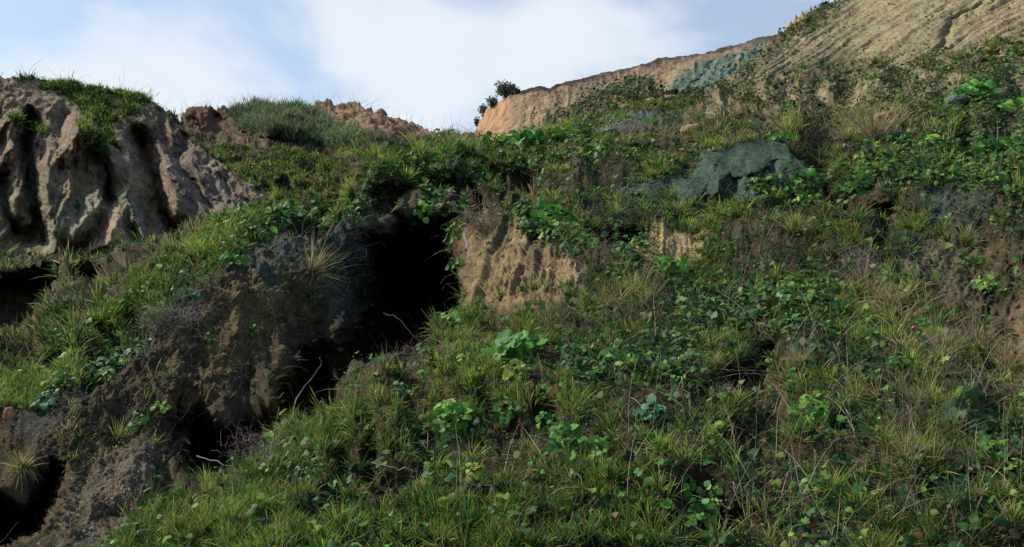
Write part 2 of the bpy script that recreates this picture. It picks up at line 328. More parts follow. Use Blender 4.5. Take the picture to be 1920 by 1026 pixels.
def disp1(X, Y, D, V):
    x, y, z = V[..., 0], V[..., 1], V[..., 2]
    sc = np.clip(D/11., .55, 4.0)
    big = fbm(x*.9/sc, y*.9/sc, z*.9/sc, 4, .5)
    rid = fbm(x*2.3/sc+9, y*2.3/sc, z*1.6/sc, 4, .55, True)
    fine = fbm(x*7/sc, y*7/sc, z*7/sc+3, 5, .72)
    bare = sstep(-20, 30, poly_sd(X, Y, BARE))
    dome = np.maximum(sstep(-8, 25, poly_sd(X, Y, BUMPS[0][0])), .8*sstep(-8, 25, poly_sd(X, Y, PAINT1[16][0])))
    lf = sstep(-10, 40, poly_sd(X, Y, [(0, 900), (100, 780), (250, 640), (420, 480), (560, 420), (680, 420), (660, 640), (520, 780), (330, 900), (150, 1026), (0, 1026)]))
    g = fbm((x+y*.35)*2.2, y*.25+z*.25, z*.5, 4, .55, True)       # runnels down the eroded flank
    fine2 = fbm(x*24/sc, y*24/sc, z*24/sc+3, 3, .75, True)
    a = sc*(.20*big + .085*rid*(1-.8*bare)*(1-.6*dome) + (.045*fine+.018*fine2)*(1-.6*bare)*(1-.5*dome)) 
    fc = sstep(-12, 25, poly_sd(X, Y, FACE)); bk = sstep(-25, 25, poly_sd(X, Y, BANK)); a = a*(1-.5*np.maximum(fc, .6*bk))
    a = a - .30*np.minimum(sc, 1.4)*pits(V, D, Y)*(1-bare)*(1-dome)*(1-fc)*(1-.85*bk)*(1-.6*lf) + bk*.10*fbm((X+.8*Y)/22., (Y-.8*X)/90., X*0+6, 5, .65)
    a = a + fc*(.13*fbm((X+.35*Y)/30., Y/90., X*0+3, 5, .6, True) + .035*fbm((X+.3*Y)/10., Y/34., X*0+3, 5, .7, True))
    a = a*(1-.55*bare)*(1-.55*dome) + bare*.34*streak(X, Y) + lf*(.09*g + .09*fbm(x*2.6, y*2.6, z*2.6, 6, .72, True) + .05*fbm(x*9+y*9, y*3-x*3, z*9, 4, .7))
    return a
DARK = (.026, .020, .013); BROWN = (.155, .112, .062); TAN = (.27, .20, .105); CLAY = (.085, .11, .098); SLOPE = (.24, .20, .115); GREY = (.16, .15, .12)
PAINT1 = [  # polygon, colour, softness, strength
    ([(1250, 240), (1380, 165), (1700, 130), (1920, 100), (2200, 0), (2200, 240), (1900, 230), (1600, 200), (1400, 215)], (.25, .20, .12), 45, .9),
    (BARE, SLOPE, 22, 1.0), ([(1800, 60), (1920, -20), (1980, 60), (1860, 120)], (.34, .25, .15), 30, .8),
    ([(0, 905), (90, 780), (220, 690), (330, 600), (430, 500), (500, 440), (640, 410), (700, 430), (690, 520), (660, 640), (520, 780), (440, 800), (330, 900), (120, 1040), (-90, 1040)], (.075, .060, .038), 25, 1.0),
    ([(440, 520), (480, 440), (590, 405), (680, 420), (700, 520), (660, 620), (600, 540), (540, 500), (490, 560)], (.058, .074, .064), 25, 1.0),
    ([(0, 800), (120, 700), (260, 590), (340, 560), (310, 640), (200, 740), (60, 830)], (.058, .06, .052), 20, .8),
    ([(380, 600), (470, 540), (520, 600), (480, 690), (400, 740), (370, 680)], (.12, .09, .045), 20, .8),
    ([(640, 350), (720, 330), (760, 400), (690, 440), (650, 400)], (.07, .08, .05), 22, .7),
    ([(100, 1000), (160, 880), (280, 850), (300, 920), (240, 1010), (100, 1040)], (.13, .11, .08), 20, .9), ([(170, 990), (200, 940), (280, 930), (260, 1000)], (.14, .075, .045), 20, .6),
    ([(868, 600), (880, 450), (912, 390), (960, 405), (1050, 460), (1105, 510), (1085, 565), (960, 595)], (.22, .162, .085), 24, 1.0),
    ([(900, 500), (925, 460), (950, 470), (920, 520)], (.12, .13, .06), 10, .8), ([(985, 500), (1040, 462), (1100, 470), (1110, 520), (1060, 550)], (.235, .175, .10), 25, .8), ([(930, 400), (965, 410), (960, 470), (940, 520), (925, 470)], (.10, .105, .05), 12, .7), ([(1000, 455), (1030, 450), (1010, 520), (995, 560), (985, 520)], (.09, .07, .04), 10, .7),
    ([(1190, 480), (1215, 435), (1245, 415), (1275, 430), (1335, 435), (1318, 480), (1285, 500), (1250, 510), (1225, 495)], (.32, .245, .115), 18, 1.0),
    ([(1260, 330), (1310, 275), (1400, 250), (1470, 258), (1545, 305), (1500, 350), (1400, 400), (1250, 400), (1140, 385), (1160, 350)], (.052, .084, .060), 16, 1.0),
    ([(1140, 370), (1180, 350), (1220, 375), (1170, 395)], (.07, .095, .085), 12, .9), ([(1120, 265), (1200, 216), (1280, 214), (1270, 240), (1180, 262)], (.075, .10, .085), 14, .9),
    ([(1670, 460), (1700, 400), (1780, 300), (1850, 320), (1860, 400), (1780, 440), (1700, 500)], (.055, .068, .055), 25, .85),
    ([(1690, 510), (1780, 430), (1850, 460), (1830, 560), (1760, 560)], (.12, .10, .06), 25, .8), ([(1860, 600), (1920, 560), (2000, 600), (1920, 660)], (.16, .125, .075), 25, .8),
    ([(820, 930), (880, 900), (950, 890), (960, 930), (900, 960), (820, 955)], (.10, .10, .10), 12, .8), ([(660, 960), (740, 930), (760, 970), (700, 1000)], (.12, .085, .05), 15, .8),
    ([(1640, 228), (1690, 212), (1750, 215), (1740, 235), (1660, 240)], (.30, .21, .13), 8, .7), ([(1770, 200), (1820, 190), (1820, 210), (1780, 215)], (.09, .12, .11), 8, .9)]
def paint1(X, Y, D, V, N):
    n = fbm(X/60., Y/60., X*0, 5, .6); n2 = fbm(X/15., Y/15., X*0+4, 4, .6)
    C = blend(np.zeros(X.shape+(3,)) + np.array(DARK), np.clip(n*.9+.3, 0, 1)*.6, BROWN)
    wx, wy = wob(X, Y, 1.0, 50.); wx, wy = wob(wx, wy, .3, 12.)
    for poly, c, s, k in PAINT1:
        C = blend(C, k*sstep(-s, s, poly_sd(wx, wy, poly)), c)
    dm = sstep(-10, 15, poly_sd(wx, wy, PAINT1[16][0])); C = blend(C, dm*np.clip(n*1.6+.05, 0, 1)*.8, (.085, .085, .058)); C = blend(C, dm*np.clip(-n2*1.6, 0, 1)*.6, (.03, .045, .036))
    fl = sstep(-10, 30, poly_sd(wx, wy, PAINT1[3][0])); C = blend(C, fl*np.clip(2.2*fbm((X+Y)/40., (Y-X)/14., X*0+11, 5, .65), 0, 1)*.75, (.145, .11, .055))  # diagonal brown striation, with lit spots put into the flank's colour
    C = blend(C, .85*sstep(-12, 25, poly_sd(wx, wy, [(625, 430), (700, 420), (720, 520), (690, 620), (650, 680), (620, 620), (640, 520)])), (.022, .024, .02))  # shade on the grey face beside the hollow, painted into the colour
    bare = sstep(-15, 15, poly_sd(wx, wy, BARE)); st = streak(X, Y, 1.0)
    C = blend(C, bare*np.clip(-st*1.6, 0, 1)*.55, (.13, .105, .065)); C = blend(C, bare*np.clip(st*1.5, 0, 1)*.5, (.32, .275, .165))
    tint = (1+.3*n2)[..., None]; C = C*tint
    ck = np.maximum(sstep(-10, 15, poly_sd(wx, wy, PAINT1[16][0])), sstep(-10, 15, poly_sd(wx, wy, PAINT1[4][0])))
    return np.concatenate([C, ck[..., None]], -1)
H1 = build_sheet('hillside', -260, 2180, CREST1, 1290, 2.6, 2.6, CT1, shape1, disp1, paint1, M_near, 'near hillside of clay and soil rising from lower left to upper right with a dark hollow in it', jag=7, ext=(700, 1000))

# ============ the basin under the left cliff
def shape2(X, Y, D):
    wx, wy = wob(X, Y, .7, 40.)
    for poly, a, s in [([(-300, 508), (0, 505), (105, 502), (125, 540), (95, 600), (60, 650), (-300, 660)], 6.0, 24), ([(135, 508), (185, 498), (240, 506), (236, 528), (190, 562), (150, 548)], 5.0, 12),
                       ([(30, 478), (80, 466), (130, 486), (100, 500), (40, 500)], 2.0, 12)]:
        D = D + a*sstep(-s*.3, s, poly_sd(wx, wy, poly))
    for poly, a, s in [([(-300, 500), (120, 494), (140, 505), (-300, 515)], .6, 8)]:
        D = D - a*sstep(-s, s, poly_sd(wx, wy, poly))
    return D
def disp2(X, Y, D, V):
    x, y, z = V[..., 0], V[..., 1], V[..., 2]
    return .5*fbm(x*.5, y*.5, z*.5, 4) + .16*fbm(x*2, y*2, z*2, 4, .6, True) + .05*fbm(x*7, y*7, z*7, 3)
def paint2(X, Y, D, V, N):
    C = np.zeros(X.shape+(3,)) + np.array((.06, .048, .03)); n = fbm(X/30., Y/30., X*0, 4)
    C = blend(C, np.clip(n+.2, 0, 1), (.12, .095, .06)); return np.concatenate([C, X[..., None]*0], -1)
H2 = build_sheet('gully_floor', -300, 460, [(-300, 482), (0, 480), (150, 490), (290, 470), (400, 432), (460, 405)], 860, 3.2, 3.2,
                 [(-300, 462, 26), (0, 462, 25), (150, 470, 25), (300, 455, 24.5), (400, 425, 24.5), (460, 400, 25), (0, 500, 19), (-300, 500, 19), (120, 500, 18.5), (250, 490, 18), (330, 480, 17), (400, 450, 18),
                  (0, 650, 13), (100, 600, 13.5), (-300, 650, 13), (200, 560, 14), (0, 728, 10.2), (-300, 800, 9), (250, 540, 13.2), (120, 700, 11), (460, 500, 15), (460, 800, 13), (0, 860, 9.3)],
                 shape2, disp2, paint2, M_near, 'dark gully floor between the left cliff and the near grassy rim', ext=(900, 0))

# ============ the eroded cliff on the left
RIDG = [([(58, 232), (46, 265), (54, 330), (66, 404), (80, 450)], -2.8, 16), ([(118, 215), (110, 260)], -.8, 12), ([(175, 280), (200, 310), (208, 345), (206, 375)], -2.4, 13), ([(262, 265), (276, 300), (288, 341), (302, 400), (335, 445)], -3.0, 17),
        ([(345, 262), (339, 318), (374, 357), (400, 395)], -1.2, 9), ([(300, 210), (310, 260), (330, 290)], -.6, 10), ([(5, 330), (12, 400), (50, 450)], -1.6, 12),
        ([(20, 225), (30, 300), (50, 370), (58, 420)], .9, 12), ([(148, 244), (100, 310), (84, 380)], 1.6, 18), ([(148, 244), (185, 290), (200, 335), (190, 375), (150, 430)], 1.6, 17), ([(130, 370), (110, 440)], 1.4, 26),
        ([(203, 295), (250, 340), (240, 375), (262, 430), (285, 462)], 1.8, 11), ([(320, 320), (335, 345), (330, 400)], 1.0, 12), ([(66, 250), (72, 310)], .8, 8), ([(145, 395), (150, 440)], -.35, 5), ([(158, 400), (142, 450)], .3, 5)]
CONE = [(218, 383), (236, 402), (250, 440), (272, 478), (155, 482), (180, 440), (196, 405)]
def shape3(X, Y, D):
    wx, wy = wob(X, Y, .45, 30.)
    for pts, a, w in RIDG:
        d = line_d(wx, wy, pts); D = D - a*np.clip(1-d/(w*2.0), 0, 1)**1.15
    # sharp spurs and rills that fan downwards
    th = np.arctan2(wx-150, wy-20); rr_ = np.hypot(wx-150, wy-20); f = fbm(th*7.5, rr_/150., X*0, 5, .6, True); D = D - 1.0*(f-.2)*sstep(150, 260, rr_)
    D = D - 2.4*np.clip((poly_sd(wx, wy, CONE)+3)/32, 0, 1)**.8
    return D
def disp3(X, Y, D, V):
    x, y, z = V[..., 0], V[..., 1], V[..., 2]
    return .16*fbm(x*.6, y*.6, z*.6, 4, .55) + .10*fbm(x*1.6, y*1.6, z*.9, 6, .68, True) + .07*fbm(x*6, y*6, z*6, 4, .7)
def paint3(X, Y, D, V, N):
    n = fbm(X/25., Y/25., X*0+2, 5, .6); wx, wy = wob(X, Y, 1, 30)
    C = np.zeros(X.shape+(3,)) + np.array((.28, .21, .145))
    C = blend(C, np.clip(n*.8+.35, 0, 1)*.7, (.12, .09, .068))
    low = sstep(300, 400, wy + 25*n)*sstep(330, 260, wx); C = blend(C, low*.85, (.20, .185, .115))
    C = blend(C, sstep(-10, 14, poly_sd(wx, wy, [(120, 390), (195, 360), (200, 400), (170, 480), (90, 480), (90, 430)])), (.24, .235, .155))
    C = blend(C, .8*sstep(-8, 8, poly_sd(wx, wy, [(228, 370), (245, 350), (262, 400), (292, 462), (262, 462), (240, 400)])), (.18, .20, .165))
    C = blend(C, sstep(-3, 4, poly_sd(wx, wy, CONE)), (.33, .24, .165))
    C = blend(C, .7*sstep(-10, 30, poly_sd(wx, wy, [(290, 240), (350, 260), (450, 350), (500, 380), (440, 440), (340, 400), (300, 320)])), (.16, .14, .12))
    C = blend(C, .6*sstep(-8, 20, poly_sd(wx, wy, [(-300, 140), (60, 150), (120, 190), (40, 240), (-300, 240)])), (.22, .155, .105))
    C = blend(C, .7*sstep(-8, 14, poly_sd(wx, wy, [(95, 300), (150, 250), (200, 300), (200, 360), (110, 370)])), (.24, .165, .10))
    return np.concatenate([C*(1+.35*fbm(X/7., Y/7., X*0, 3))[..., None], X[..., None]*0], -1)
H3 = build_sheet('cliff', -320, 520, [(-320, 165), (-150, 158), (0, 149), (60, 146), (100, 156), (160, 164), (200, 167), (265, 184), (300, 202), (322, 220), (345, 250), (372, 268), (400, 292), (440, 325), (480, 352), (520, 378)], 520, 2.0, 2.0,
                 [(-320, 165, 34), (0, 149, 33), (265, 184, 34), (322, 220, 33), (400, 292, 31), (480, 352, 29.5), (520, 378, 29), (0, 300, 29), (150, 300, 29), (300, 300, 30), (0, 480, 26), (150, 480, 26), (300, 470, 26), (400, 440, 26), (520, 460, 27), (-320, 480, 26), (150, 200, 32)],
                 shape3, disp3, paint3, M_cliff, 'tall eroded earth cliff on the left with deep rain gullies and spurs', back=(24, .02, .8), jag=5, ext=(600, 0), cat='cliff')

# ============ the middle ridge
def shape4(X, Y, D):
    wx, wy = wob(X, Y, .6, 30.)
    for poly, a, s in [([(345, 222), (400, 215), (440, 235), (500, 262), (520, 290), (430, 270), (380, 262)], 3.2, 14), ([(560, 322), (620, 318), (640, 340), (580, 345)], 1.6, 8), ([(470, 350), (540, 345), (580, 370), (560, 400), (500, 395)], 2.0, 14),
                       ([(500, 262), (570, 270), (560, 285), (510, 284)], 2.2, 8)]:
        D = D + a*sstep(-s*.3, s, poly_sd(wx, wy, poly))
    for poly, a, s in [([(355, 225), (378, 208), (400, 212), (405, 240), (370, 250)], 1.8, 18), ([(440, 205), (550, 196), (600, 215), (700, 260), (640, 290), (560, 280), (480, 240)], 2.2, 40), ([(600, 212), (680, 205), (780, 240), (740, 260), (690, 245)], 1.2, 20)]:
        D = D - a*sstep(-s*.3, s, poly_sd(wx, wy, poly))
    return D
def disp4(X, Y, D, V):
    x, y, z = V[..., 0], V[..., 1], V[..., 2]
    return .55*fbm(x*.35, y*.35, z*.35, 4) + .34*fbm(x*1.1, y*1.1, z*1.1, 4, .6, True) + .1*fbm(x*4, y*4, z*4, 3)
def paint4(X, Y, D, V, N):
    n = fbm(X/25., Y/25., X*0+5, 4); wx, wy = wob(X, Y, 1, 25)
    C = np.zeros(X.shape+(3,)) + np.array((.12, .085, .055)); C = blend(C, np.clip(n+.3, 0, 1)*.6, (.06, .045, .03))
    C = blend(C, .9*sstep(-5, 8, poly_sd(wx, wy, [(570, 200), (690, 195), (850, 250), (880, 270), (740, 270), (690, 245), (610, 212)])), (.24, .155, .10))
    C = blend(C, .9*sstep(-5, 8, poly_sd(wx, wy, [(330, 215), (420, 205), (410, 245), (370, 260), (340, 250)])), (.15, .085, .058))
    C = blend(C, .8*sstep(-5, 6, poly_sd(wx, wy, [(590, 215), (650, 225), (700, 250), (720, 258), (680, 262), (630, 235)])), (.28, .20, .13))
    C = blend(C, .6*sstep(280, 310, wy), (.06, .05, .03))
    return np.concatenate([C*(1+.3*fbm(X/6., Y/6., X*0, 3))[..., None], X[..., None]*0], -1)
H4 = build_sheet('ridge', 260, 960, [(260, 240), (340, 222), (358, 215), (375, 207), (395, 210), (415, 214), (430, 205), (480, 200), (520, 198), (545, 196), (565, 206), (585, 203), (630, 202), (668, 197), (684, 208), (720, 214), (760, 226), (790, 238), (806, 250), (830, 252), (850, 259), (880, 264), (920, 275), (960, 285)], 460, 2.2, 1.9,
                 [(260, 240, 46), (340, 222, 45), (545, 196, 49), (668, 197, 51), (790, 238, 47), (880, 264, 43), (960, 285, 42), (400, 262, 40), (600, 285, 40), (750, 272, 39), (400, 290, 34), (550, 300, 34), (700, 300, 33), (450, 330, 31), (600, 340, 30), (450, 420, 27), (700, 420, 27), (900, 330, 33), (960, 420, 30), (260, 420, 28)],
                 shape4, disp4, paint4, M_cliff, 'middle ridge of brown earth with grass on its flank behind the near rim', jag=9, cat='ridge')

# ============ the far cliff
def shape5(X, Y, D):
    wx, wy = wob(X, Y, .3, 20.)
    D = D - 1.3*fbm(wx/17., wy/45., X*0, 5, .68, True)
    g = sstep(-8, 10, poly_sd(wx, wy, [(1235, 175), (1270, 130), (1330, 100), (1400, 78), (1450, 66), (1480, 80), (1440, 130), (1340, 175)]))
    D = D - g*(4 + 1.0*fbm((wx+wy*.9)/10., (wy-wx*.9)/70., X*0, 4, .6, True))
    D = D - 3*sstep(960, 935, wx)*0
    return D
def disp5(X, Y, D, V):
    x, y, z = V[..., 0], V[..., 1], V[..., 2]
    return .6*fbm(x*.16, y*.16, z*.16, 4) + .3*fbm(x*.6, y*.6, z*.3, 4, .65)
def paint5(X, Y, D, V, N):
    n = fbm(X/18., Y/25., X*0+5, 5, .6); wx, wy = wob(X, Y, .5, 20)
    cr = crest_fn(CREST5)(X)
    C = np.zeros(X.shape+(3,)) + np.array((.27, .195, .12)); C = blend(C, np.clip(n*1.3, 0, 1)*.7, (.18, .13, .09)); C = blend(C, np.clip(-n*1.3, 0, 1)*.6, (.32, .255, .155))
    C = blend(C, .85*sstep(965, 935, wx), (.36, .21, .12))
    C = blend(C, sstep(8, 5, Y-cr+2*fbm(X/9., X*0, X*0, 3))*.95*sstep(940, 985, X), (.035, .03, .026)); C = blend(C, sstep(24, 10, Y-cr)*.45*sstep(1000, 1100, X), (.17, .12, .10))
    gs = sstep(-9, 14, poly_sd(wx, wy, [(1235, 180), (1268, 138), (1330, 110), (1395, 88), (1445, 78), (1430, 110), (1400, 140), (1340, 180)]))
    st = fbm((X+Y*.9)/6., (Y-X*.9)/60., X*0, 3)
    C = blend(C, gs*np.clip(1.0+n, 0, 1), (.115, .175, .13)); C = blend(C, gs*np.clip(st*1.2, 0, .7), (.06, .10, .075))
    return np.concatenate([C, X[..., None]*0], -1)
CREST5 = [(780, 330), (860, 290), (888, 252), (896, 228), (910, 208), (935, 190), (950, 182), (975, 174), (1000, 168), (1030, 167), (1060, 158), (1100, 148), (1150, 136), (1200, 124), (1250, 110), (1300, 98), (1350, 88), (1400, 76), (1440, 71), (1475, 64), (1530, 40), (1600, 0), (1700, -30)]
H5 = build_sheet('cliff', 780, 1700, CREST5, 330, 2.0, 1.8,
                 [(780, 330, 150), (888, 252, 140), (950, 182, 128), (1100, 148, 128), (1300, 98, 138), (1475, 64, 148), (1700, -30, 160), (900, 300, 112), (1100, 250, 105), (1300, 200, 105), (1500, 150, 118), (1700, 200, 120), (930, 250, 118), (1450, 330, 100), (1000, 330, 100)],
                 shape5, disp5, paint5, M_far, 'distant tan earth cliff with a dark turf edge and a grey green clay band', back=(14, .03, .35), jag=2, cat='cliff')
# slope that climbs to the far cliff
def shape6(X, Y, D):
    return D - 1.6*fbm(X/22., Y/16., X*0, 4, .6, True)
def disp6(X, Y, D, V):
    x, y, z = V[..., 0], V[..., 1], V[..., 2]
    return .9*fbm(x*.3, y*.3, z*.3, 5, .6) + .4*fbm(x*1.2, y*1.2, z*1.2, 4, .6, True)
def paint6(X, Y, D, V, N):
    n = fbm(X/14., Y/12., X*0+5, 4); C = np.zeros(X.shape+(3,)) + np.array((.22, .165, .095)); C = blend(C, np.clip(n*1.5+.1, 0, 1)*.8, (.07, .09, .04))
    C = blend(C, .8*sstep(-5, 5, poly_sd(X, Y, [(1430, 100), (1475, 62), (1500, 80), (1450, 130)])), (.26, .21, .13))
    return np.concatenate([C, X[..., None]*0], -1)
CREST6 = [(960, 290), (1000, 262), (1045, 222), (1080, 192), (1120, 172), (1160, 158), (1200, 146), (1222, 156), (1245, 196), (1290, 194), (1340, 176), (1385, 146), (1430, 112), (1470, 72), (1500, 46), (1540, 30), (1600, 0)]
H6 = build_sheet('slope', 960, 1600, CREST6, 320, 2.0, 1.8, [(960, 290, 60), (1045, 222, 82), (1120, 172, 92), (1232, 146, 92), (1340, 146, 84), (1470, 66, 84), (1600, 0, 90), (1000, 320, 45), (1200, 240, 52), (1300, 200, 58), (1450, 150, 66), (1600, 100, 75), (1300, 320, 45), (1600, 300, 60)],
                 shape6, disp6, paint6, M_far, 'rough brown slope with scrub climbing to the distant cliff', jag=6, cat='slope')
# the ground that carries it all
gx = np.r_[-3000, -800, -200, np.linspace(-60, 60, 25), 200, 800, 3000]; gy = np.r_[-3000, -600, -100, np.linspace(-20, 90, 23), 200, 800, 3500]
GX, GY = np.meshgrid(gx, gy); GZ = -.4 + .15*fbm(GX*.2, GY*.2, GX*0, 3)
idx = np.arange(GX.size).reshape(GX.shape); q = np.stack([idx[:-1, :-1], idx[:-1, 1:], idx[1:, 1:], idx[1:, :-1]], -1).reshape(-1, 4)
props(link_mesh('ground', np.stack([GX, GY, GZ], -1).reshape(-1, 3), q, np.tile([.1, .08, .05, 0], (GX.size, 1)), M_near), 'flat brown ground at the foot of the hill', 'ground', kind='structure')

# ---------------------------------------------------------------- vegetation kit
def sample(S, w, n, dpow=1.0):
    """n random points of a sheet, weighted; w is a map over the rows in view"""
    P = w*(S.D[S.nb:]/10.)**dpow*np.maximum(S.hgt, .1)[None]
    P[-1] = 0; P[:, -1] = 0
    c = np.cumsum(P.ravel()); i = np.searchsorted(c, rng.random(n)*c[-1]); r, k = np.unravel_index(np.clip(i, 0, P.size-1), P.shape)
    r = np.clip(r, 0, P.shape[0]-2) + S.nb; k = np.clip(k, 0, P.shape[1]-2); a = rng.random((n, 1)); b = rng.random((n, 1))
    V = S.V; p = (V[r, k]*(1-a)+V[r, k+1]*a)*(1-b) + (V[r+1, k]*(1-a)+V[r+1, k+1]*a)*b
    return p, S.N[r, k], S.D[r, k], S.C[r, k, :3], S.PY[r, k]
def frame(Z):
    a = rng.normal(size=Z.shape); X = norm(np.cross(a, Z)); return X, np.cross(Z, X)
def blades(base, dirn, L, Wd, bend, C0, C1, seg=3):
    """curved tapering ribbons; bend is a vector that pulls the tip"""
    n = len(base); side = norm(np.cross(dirn, rng.normal(size=(n, 3))))
    ts = np.linspace(0, 1, seg+1); vs = []; cs = []
    for i, t in enumerate(ts):
        p = base + dirn*(L*t)[:, None] + bend*((L*t*t))[:, None]
        c = C0 + (C1-C0)*t
        if i < seg:
            w = (Wd*(1-.55*t**2)*.5)[:, None]; vs += [p-side*w, p+side*w]; cs += [c, c]
        else: vs.append(p); cs.append(c)
    m = 2*seg+1; V = np.stack(vs, 1).reshape(-1, 3); C = np.stack(cs, 1).reshape(-1, 3)
    f = []
    for i in range(seg-1):
        a = 2*i; f += [(a, a+1, a+3), (a, a+3, a+2)]
    f.append((2*seg-2, 2*seg-1, 2*seg)); f = np.array(f)
    Fc = (np.arange(n)[:, None, None]*m + f[None]).reshape(-1, 3)
    return V, Fc, C
def tubes(paths, rad, C):
    """paths n x k x 3, three-sided tapering stems"""
    n, k, _ = paths.shape; T = norm(np.gradient(paths, axis=1)); A = norm(np.cross(T, np.array([.31, .17, .93]))); B = np.cross(T, A)
    rr = rad[:, None]*np.linspace(1, .35, k)[None]
    rings = [paths + (A*math.cos(q) + B*math.sin(q))*rr[..., None] for q in (0, 2.094, 4.189)]
    V = np.stack(rings, 2).reshape(-1, 3); f = []
    for i in range(k-1):
        for j in range(3):
            a, b = i*3+j, i*3+(j+1) % 3; f += [(a, b, b+3), (a, b+3, a+3)]
    f = np.array(f); Fc = (np.arange(n)[:, None, None]*(k*3)+f[None]).reshape(-1, 3)
    return V, Fc, np.repeat(C, k*3, 0)
def leaf_tpl(kind, seed=0):
    r = np.random.default_rng(seed)
    if kind == 'lobed':                       # broad, angular, toothed leaf with a notch at the stalk
        a = np.linspace(-150, 150, 19); rad = .50 + .10*np.abs(np.cos(np.radians(a*1.5))) + np.where(np.arange(19) % 2, .07, -.03) + r.normal(0, .03, 19)
        xy = np.c_[np.sin(np.radians(a))*rad, np.cos(np.radians(a))*rad + .3]
        pts = np.r_[[[0, 0.02]], xy, [[0, .33]]]; n = len(pts)
        f = [(n-1, i+1, i) for i in range(1, 19)] + [(n-1, 1, 0), (n-1, 0, 19)]
    elif kind == 'round':
        a = np.linspace(-160, 160, 10); rad = .5 + r.normal(0, .03, 10)
        xy = np.c_[np.sin(np.radians(a))*rad, np.cos(np.radians(a))*rad + .45]
        pts = np.r_[[[0, 0.0]], xy, [[0, .42]]]; n = len(pts)
        f = [(n-1, i+1, i) for i in range(1, 10)] + [(n-1, 1, 0), (n-1, 0, 10)]
    else:                                     # oval leaflet
        pts = np.array([[0, 0], [-.26, .3], [-.28, .62], [0, 1], [.28, .62], [.26, .3], [0, .45]]); n = 7
        f = [(6, 0, 1), (6, 1, 2), (6, 2, 3), (6, 3, 4), (6, 4, 5), (6, 5, 0)]
    rr = np.hypot(pts[:, 0], pts[:, 1]-.35)
    z = -.35*rr**2*1.5 + .34*np.abs(pts[:, 0]) + r.normal(0, .035, len(pts)) - .25*np.clip(pts[:, 1]-.4, 0, 1)**2
    return np.c_[pts, z], np.array(f)
TPL = {'lobed': [leaf_tpl('lobed', s) for s in range(4)], 'round': [leaf_tpl('round', s) for s in range(3)], 'oval': [leaf_tpl('oval', s) for s in range(3)]}
def leaves(kind, P, Z, Yd, size, C):
    """leaves at P with face normal Z, pointing along Yd"""
    Z = norm(Z); X = norm(np.cross(Yd, Z)); Y = np.cross(Z, X); out = []
    pick = rng.integers(0, len(TPL[kind]), len(P))
    for k, (tv, tf) in enumerate(TPL[kind]):
        m = pick == k
        if not m.any(): continue
        zz = tv[:, 2][None, :, None]*(1+rng.normal(0, .5, (m.sum(), 1, 1)))
        v = P[m][:, None] + size[m][:, None, None]*(X[m][:, None]*tv[None, :, 0:1] + Y[m][:, None]*tv[None, :, 1:2] + Z[m][:, None]*zz)
        f = np.arange(m.sum())[:, None, None]*len(tv) + tf[None]
        out.append((v.reshape(-1, 3), f.reshape(-1, 3), np.repeat(C[m], len(tv), 0)))
    return merge(out)
def merge(parts):
    vs, fs, cs = [], [], []; o = 0
    for v, f, c in parts: vs.append(v); fs.append(f+o); cs.append(c); o += len(v)
    return np.concatenate(vs), np.concatenate(fs), np.concatenate(cs)
UP = np.array([0, 0, 1.0])
PAL = {'lime': ((.022, .052, .010), (.36, .46, .08)), 'green': ((.010, .036, .010), (.12, .28, .05)), 'dark': ((.012, .032, .012), (.04, .10, .035)), 'straw': ((.10, .08, .035), (.48, .39, .20)), 'teal': ((.05, .08, .05), (.16, .22, .13)), 'mauve': ((.08, .06, .05), (.22, .17, .16))}
def pick_cols(n, mixd):
    ks = list(mixd); p = np.array([mixd[k] for k in ks], float); p /= p.sum(); i = rng.choice(len(ks), n, p=p)
    a = np.array([PAL[k][0] for k in ks])[i]; b = np.array([PAL[k][1] for k in ks])[i]
    return a, b
def tufts(S, w, nt, per, mixd, L=(.10, .24), Wd=.007, spread=.06, dpow=1.0, lean=.55, droop=.35, jit=.25, upm=.6):
    p, N, D, X, Y = sample(S, w, nt, dpow); a, b = pick_cols(nt, mixd)
    sc = np.clip(D/7.5, .75, 6)**.55
    k = np.repeat(np.arange(nt), rng.integers(max(2, per//2), per+per//2, nt)); n = len(k)
    off = rng.normal(size=(n, 3)); off -= N[k]*(off*N[k]).sum(1, keepdims=True); rad = np.abs(rng.normal(0, .5, n))
    size = (rng.uniform(L[0], L[1], nt)*sc)[k]*rng.uniform(.55, 1.15, n)
    base = p[k] + norm(off)*(rad*spread*sc[k])[:, None] - N[k]*.012
    up = norm(N[k]*(1-upm) + UP*upm)
    dr = norm(up + norm(off)*(rad*lean+rng.uniform(0, .25, n))[:, None] + rng.normal(0, .14, (n, 3)))
    bend = norm(off)*rng.uniform(.0, .6, n)[:, None] - UP*rng.uniform(0, droop, n)[:, None]
    v = ((1+rng.normal(0, jit, n))*(.85+.75*fbm(p[:, 0]*.9, p[:, 1]*.9, p[:, 2]*.9, 3))[k])[:, None].clip(.3, 1.9)  # random blade tone, with sunlit and shaded patches put into the colour
    tip = b[k]*v; dry = rng.random(n) < .09; tip[dry] = np.array([.33, .27, .15])
    return blades(base, dr, size, np.full(n, Wd)*sc[k]*rng.uniform(.6, 1.3, n)*np.clip(D[k]/7., .85, 3)**.45, bend, a[k]*v, tip)
def stuff(name, parts, mat, label, cat):
    v, f, c = merge(parts) if isinstance(parts, list) else parts
    return props(link_mesh(name, v, f, c, mat, smooth=False if mat is M_blade else True), label, cat, kind='stuff')

